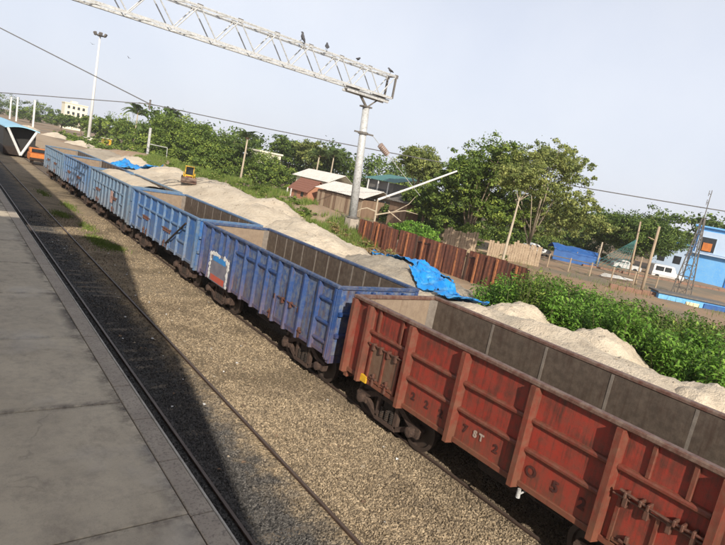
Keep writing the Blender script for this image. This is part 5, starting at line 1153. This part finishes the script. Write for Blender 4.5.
# pale board fence behind the rusty one, board by board
h = empty('board_fence', (42.6, 40.2, 0.6), label='pale wooden board fence with gaps below the big tree', cat='fence')
A = Vector((0, 0)); Bv = Vector((7.9, -6.5)); Ld = Bv.length; dv = Bv/Ld; ang = math.atan2(dv.y, dv.x); random.seed(8); s = 0
while s < Ld:
    if not (3.4 < s < 4.6):
        hh = 2.15+random.uniform(-.18, .18) if s < 3.4 or s > 7.2 else 1.75+random.uniform(-.2, .1)
        m = MB(); m.box(0, 0.24, -0.03, 0.03, 0, hh, 0.008); m.build('board', M['palefence'], h, (dv.x*s, dv.y*s, 0), (random.uniform(-.03, .03), random.uniform(-.02, .02), ang))
    s += 0.255
for zz in (0.5, 1.5): m = MB(); m.box(0, Ld, 0.035, 0.10, zz, zz+0.09); m.build('rail', M['wood'], h, (0, 0, 0), (0, 0, ang))
# pipe barrier along the dirt road
h = empty('pipe_barrier', (51.5, 35.7, 0.6), label='low grey pipe barrier along the dirt road', cat='barrier')
E0 = Vector((0, 0, 0)); E1 = Vector((8.6, -10.2, 0)); 
for zz in (0.75, 1.35): m = MB(); m.tube([E0+Vector((0, 0, zz)), E1+Vector((0, 0, zz))], 0.06, 6); m.build('rail', M['sleeper'], h)
for k in range(7): p = E0.lerp(E1, k/6); m = MB(); m.tube([p, p+Vector((0, 0, 1.5))], 0.08, 6); m.build('post', M['wood'], h)
# low walls / huts in the lower right
h = empty('blue_hut', (56.2, 20.6, -0.35), -0.75, label='low pale blue hut wall with a deep blue sheet near the right edge', cat='hut')
m = MB(); m.box(-3.2, 3.0, -0.9, 0.9, 0, 1.5); m.build('wall', M['bluewall'], h); m = MB(); m.box(-3.4, 3.2, -1.1, 1.1, 1.5, 1.66, 0.02); m.build('roof', M['galvdark'], h)
m = MB(); m.box(0.9, 3.1, -1.0, -0.905, 0.1, 1.35, 0.02); m.build('blue_sheet', M['tarpdark'], h); m = MB(); m.box(-0.7, 0.5, -0.98, -0.905, 0.5, 1.2, 0.02); m.build('window', M['window'], h)
def low_wall(p, q, hgt, thick, mat, lb, n):
    p, q = Vector(p), Vector(q); d = q-p; L = d.length; h = empty('low_wall', p, math.atan2(d.y, d.x), label=lb, cat='wall')
    for k in range(n):
        m = MB(); m.box(L*k/n+0.01, L*(k+1)/n-0.01, -thick/2, thick/2, -0.3, hgt+random.uniform(-.04, .04), 0.03); m.build('block', mat, h)
low_wall((50.5, 25.5, 0.4), (59.5, 17.5, 0.3), 0.6, 0.35, M['dullbrick'], 'low broken brick wall behind the thicket at right', 16)
low_wall((66, 37.5, 0.4), (84, 27.0, 0.3), 0.45, 0.4, M['dullbrick'], 'long low reddish kerb wall along the dirt road', 22)
m = MB()
for k in range(5): m.tube([(k*0.3, 0, 0.2+0.1*k), (k*0.3+2.2, -2.4, 0.35)], 0.05, 6)
tag(m.build('pipe_stack', M['galv'], None, (58.5, 31.0, 0.5)), 'loose heap of grey pipes on the muddy ground', 'pipes')

# ------------------------------------------------------------------ small things far left
# yellow compact loader on the sand
def loader(x, y, z, rz, lb):
    h = empty('loader', (x, y, z), rz, label=lb, cat='loader'); h.scale = (0.74, 0.74, 0.70)
    m = MB(); m.box(-0.55, 1.0, -0.5, 0.5, 0.4, 1.0, 0.06); m.box(0.45, 1.15, -0.48, 0.48, 1.0, 1.35, 0.08); m.build('body', M['yellow'], h)
    m = MB()
    for sx in (-0.5, 0.45):
        for s in (-1, 1): m.box(sx-0.05, sx+0.05, s*0.44-0.04, s*0.44+0.04, 1.0, 1.95)
    m.box(-0.62, 0.6, -0.52, 0.52, 1.95, 2.03, 0.02); m.build('cab_frame', M['yellow'], h)
    m = MB(); m.box(-0.44, -0.40, -0.40, 0.40, 1.05, 1.92); m.box(-0.35, 0.35, 0.42, 0.45, 1.05, 1.92); m.box(-0.35, 0.35, -0.45, -0.42, 1.05, 1.92); m.build('cab_glass', M['glass'], h)
    for sx in (-0.4, 0.65):
        for s in (-1, 1): m = MB(); m.lathe([(-0.13, 0.15), (-0.13, 0.36), (-0.09, 0.4), (0.09, 0.4), (0.13, 0.36), (0.13, 0.15)], 'y', 16, (sx, s*0.66, 0.4)); m.build('wheel', M['tyre'], h)
    m = MB()
    for s in (-1, 1): m.tube([(1.0, s*0.6, 1.2), (-0.6, s*0.6, 1.15), (-1.2, s*0.6, 0.5)], 0.07, 7)
    m.build('lift_arm', M['yellow'], h)
    m = MB(); m.prism([(-1.25, 0.15), (-1.85, 0.10), (-1.85, 0.16), (-1.32, 0.24), (-1.25, 0.75), (-1.19, 0.75)], 'y', -0.85, 0.85); m.build('bucket', M['oldplate'], h)
    m = MB(); m.box(-0.60, -0.56, -0.35, 0.35, 0.5, 0.85); m.build('red_front', M['red'], h); return h
loader(17.2, 46.6, float(terrain(17.2, 46.6))-0.05, 1.25, 'small yellow loader standing on the sand bank')
h = empty('yellow_booth', (36.9, 164, 0.5), label='small yellow booth far away near the light mast', cat='booth')
m = MB(); m.box(-1.0, 1.0, -1.0, 1.0, 0, 2.4, 0.04); m.build('wall', M['yellow'], h); m = MB(); m.box(-1.2, 1.2, -1.2, 1.2, 2.4, 2.55); m.build('roof', M['cream'], h); m = MB(); m.box(-0.4, 0.4, -1.06, -0.98, 0.1, 1.9); m.build('door', M['plank'], h)
# shelter with the pale blue roof and white V struts, and an orange trolley in front
def shelter(x0, x1, y0, y1, zr, mat, lb, struts):
    h = empty('platform_shelter', ((x0+x1)/2, y0, 0.4), label=lb, cat='shelter', group='platform shelters in the distance')
    hw = (x1-x0)/2; L = y1-y0; m = MB(); n = 8; vs = []
    for yy in (0, L):
        for k in range(n+1): a = k/n; vs.append((-hw+2*hw*a, yy, zr+0.35*math.sin(PI*a)))
        for k in range(n+1): a = k/n; vs.append((-hw+2*hw*a, yy, zr+0.35*math.sin(PI*a)-0.14))
    N2 = 2*(n+1); fs = []
    for k in range(n): fs += [(k, k+1, k+1+N2, k+N2), (n+1+k, n+1+k+N2, n+2+k+N2, n+2+k), (k, n+1+k, n+2+k, k+1), (k+N2, k+1+N2, n+2+k+N2, n+1+k+N2)]
    fs += [(0, N2, N2+n+1, n+1), (n, 2*n+1, N2+2*n+1, N2+n)]
    m.add(vs, fs); m.build('roof', mat, h)
    m = MB(); m.box(-hw, hw, 0.6, L, -0.3, 0.75, 0.02); m.build('plinth', M['under'], h)
    m = MB(); m.box(-hw+0.1, hw-0.1, 2.5, L, 0.75, zr-0.05); m.build('shade_block', M['tyre'], h)  # black box filling the shelter, standing in for the shade under its roof
    for yy in struts:
        for s in (-1, 1): m = MB(); m.tube([(0, yy, -0.2 if yy < 1 else 0.7), (s*hw*0.85, yy, zr-0.02)], 0.17, 8); m.build('strut', M['white'], h)
    return h
shelter(7.4, 11.4, 88, 128, 3.3, M['shroof'], 'shelter with a pale blue curved roof and white V struts at left', (0.2, 12, 24))
shelter(4.2, 8.0, 150, 190, 5.0, M['dkblue'], 'dark blue roofed shelter farther back at the left edge', (0.2, 15))
h = empty('rail_trolley', (XC-0.25, 80.5, 0), label='orange rail trolley standing at the far end of the train', cat='trolley')
m = MB(); m.box(-1.0, 1.0, -1.4, 1.4, 0.45, 1.3, 0.08); m.build('body', M['orange'], h); m = MB(); m.box(-0.9, 0.9, 0.1, 1.3, 1.3, 1.9, 0.06); m.build('cab', M['orange'], h); m = MB(); m.box(-0.7, 0.7, 0.04, 0.09, 1.38, 1.8); m.build('window', M['glass'], h)
m = MB(); m.box(-1.05, 1.05, -1.55, -1.41, 0.5, 0.8, 0.02); m.build('bumper', M['under'], h)
for yy in (-0.8, 0.8):
    for s in (-1, 1): m = MB(); m.lathe([(-0.06, 0.1), (-0.06, 0.4), (0.06, 0.4), (0.06, 0.1)], 'x', 16, (s*0.87+0.25, yy, 0.4)); m.build('wheel', M['wheel'], h)
random.seed(77)
# rubble and pale spoil heaps along the far goods road
for (x, y, rx, ry, hgt, lb) in ((24, 112, 4.5, 9, 1.2, 'low pale spoil heap near the lamp pole'), (26, 138, 4, 8, 1.3, 'pale spoil heap below the light mast'), (25, 165, 4, 9, 1.4, 'grey white spoil heap left of the light mast'), (22, 195, 4, 9, 1.2, 'farthest pale spoil heap')):
    n = 26; X, Y = np.meshgrid(np.linspace(-rx, rx, n), np.linspace(-ry, ry, n), indexing='ij'); R2 = np.sqrt((X/rx)**2+(Y/ry)**2)
    Z = hgt*np.clip(1-R2, -0.3, 1)+fbm(X*0.8+x, Y*0.8, 14, 4)*0.9*np.clip(1.2-R2, 0, 1); V = np.stack([X, Y, Z], -1).reshape(-1, 3); i, j = np.meshgrid(np.arange(n-1), np.arange(n-1), indexing='ij'); q = (i*n+j).ravel()
    me = bpy.data.meshes.new('spoil_heap'); me.from_pydata(V.tolist(), [], np.stack([q, q+n, q+n+1, q+1], -1).tolist()); me.materials.append(M['sand']); tag(link('spoil_heap', me, None, (x, y, 0.75)), lb, 'spoil heap')

# thin air haze over everything
hb = MB(); hb.box(-400, 900, -300, 1200, -3.5, 46)
hm_ = bpy.data.materials.new('haze'); hm_.use_nodes = True; hn = hm_.node_tree.nodes; hn.clear()
ho = hn.new('ShaderNodeOutputMaterial'); hv = hn.new('ShaderNodeVolumePrincipled'); hv.inputs['Color'].default_value = (0.93, 0.95, 1.0, 1); hv.inputs['Density'].default_value = 0.00026; hv.inputs['Anisotropy'].default_value = 0.0
hm_.node_tree.links.new(hv.outputs[0], ho.inputs['Volume'])
o = hb.build('haze', hm_); o['kind'] = 'stuff'
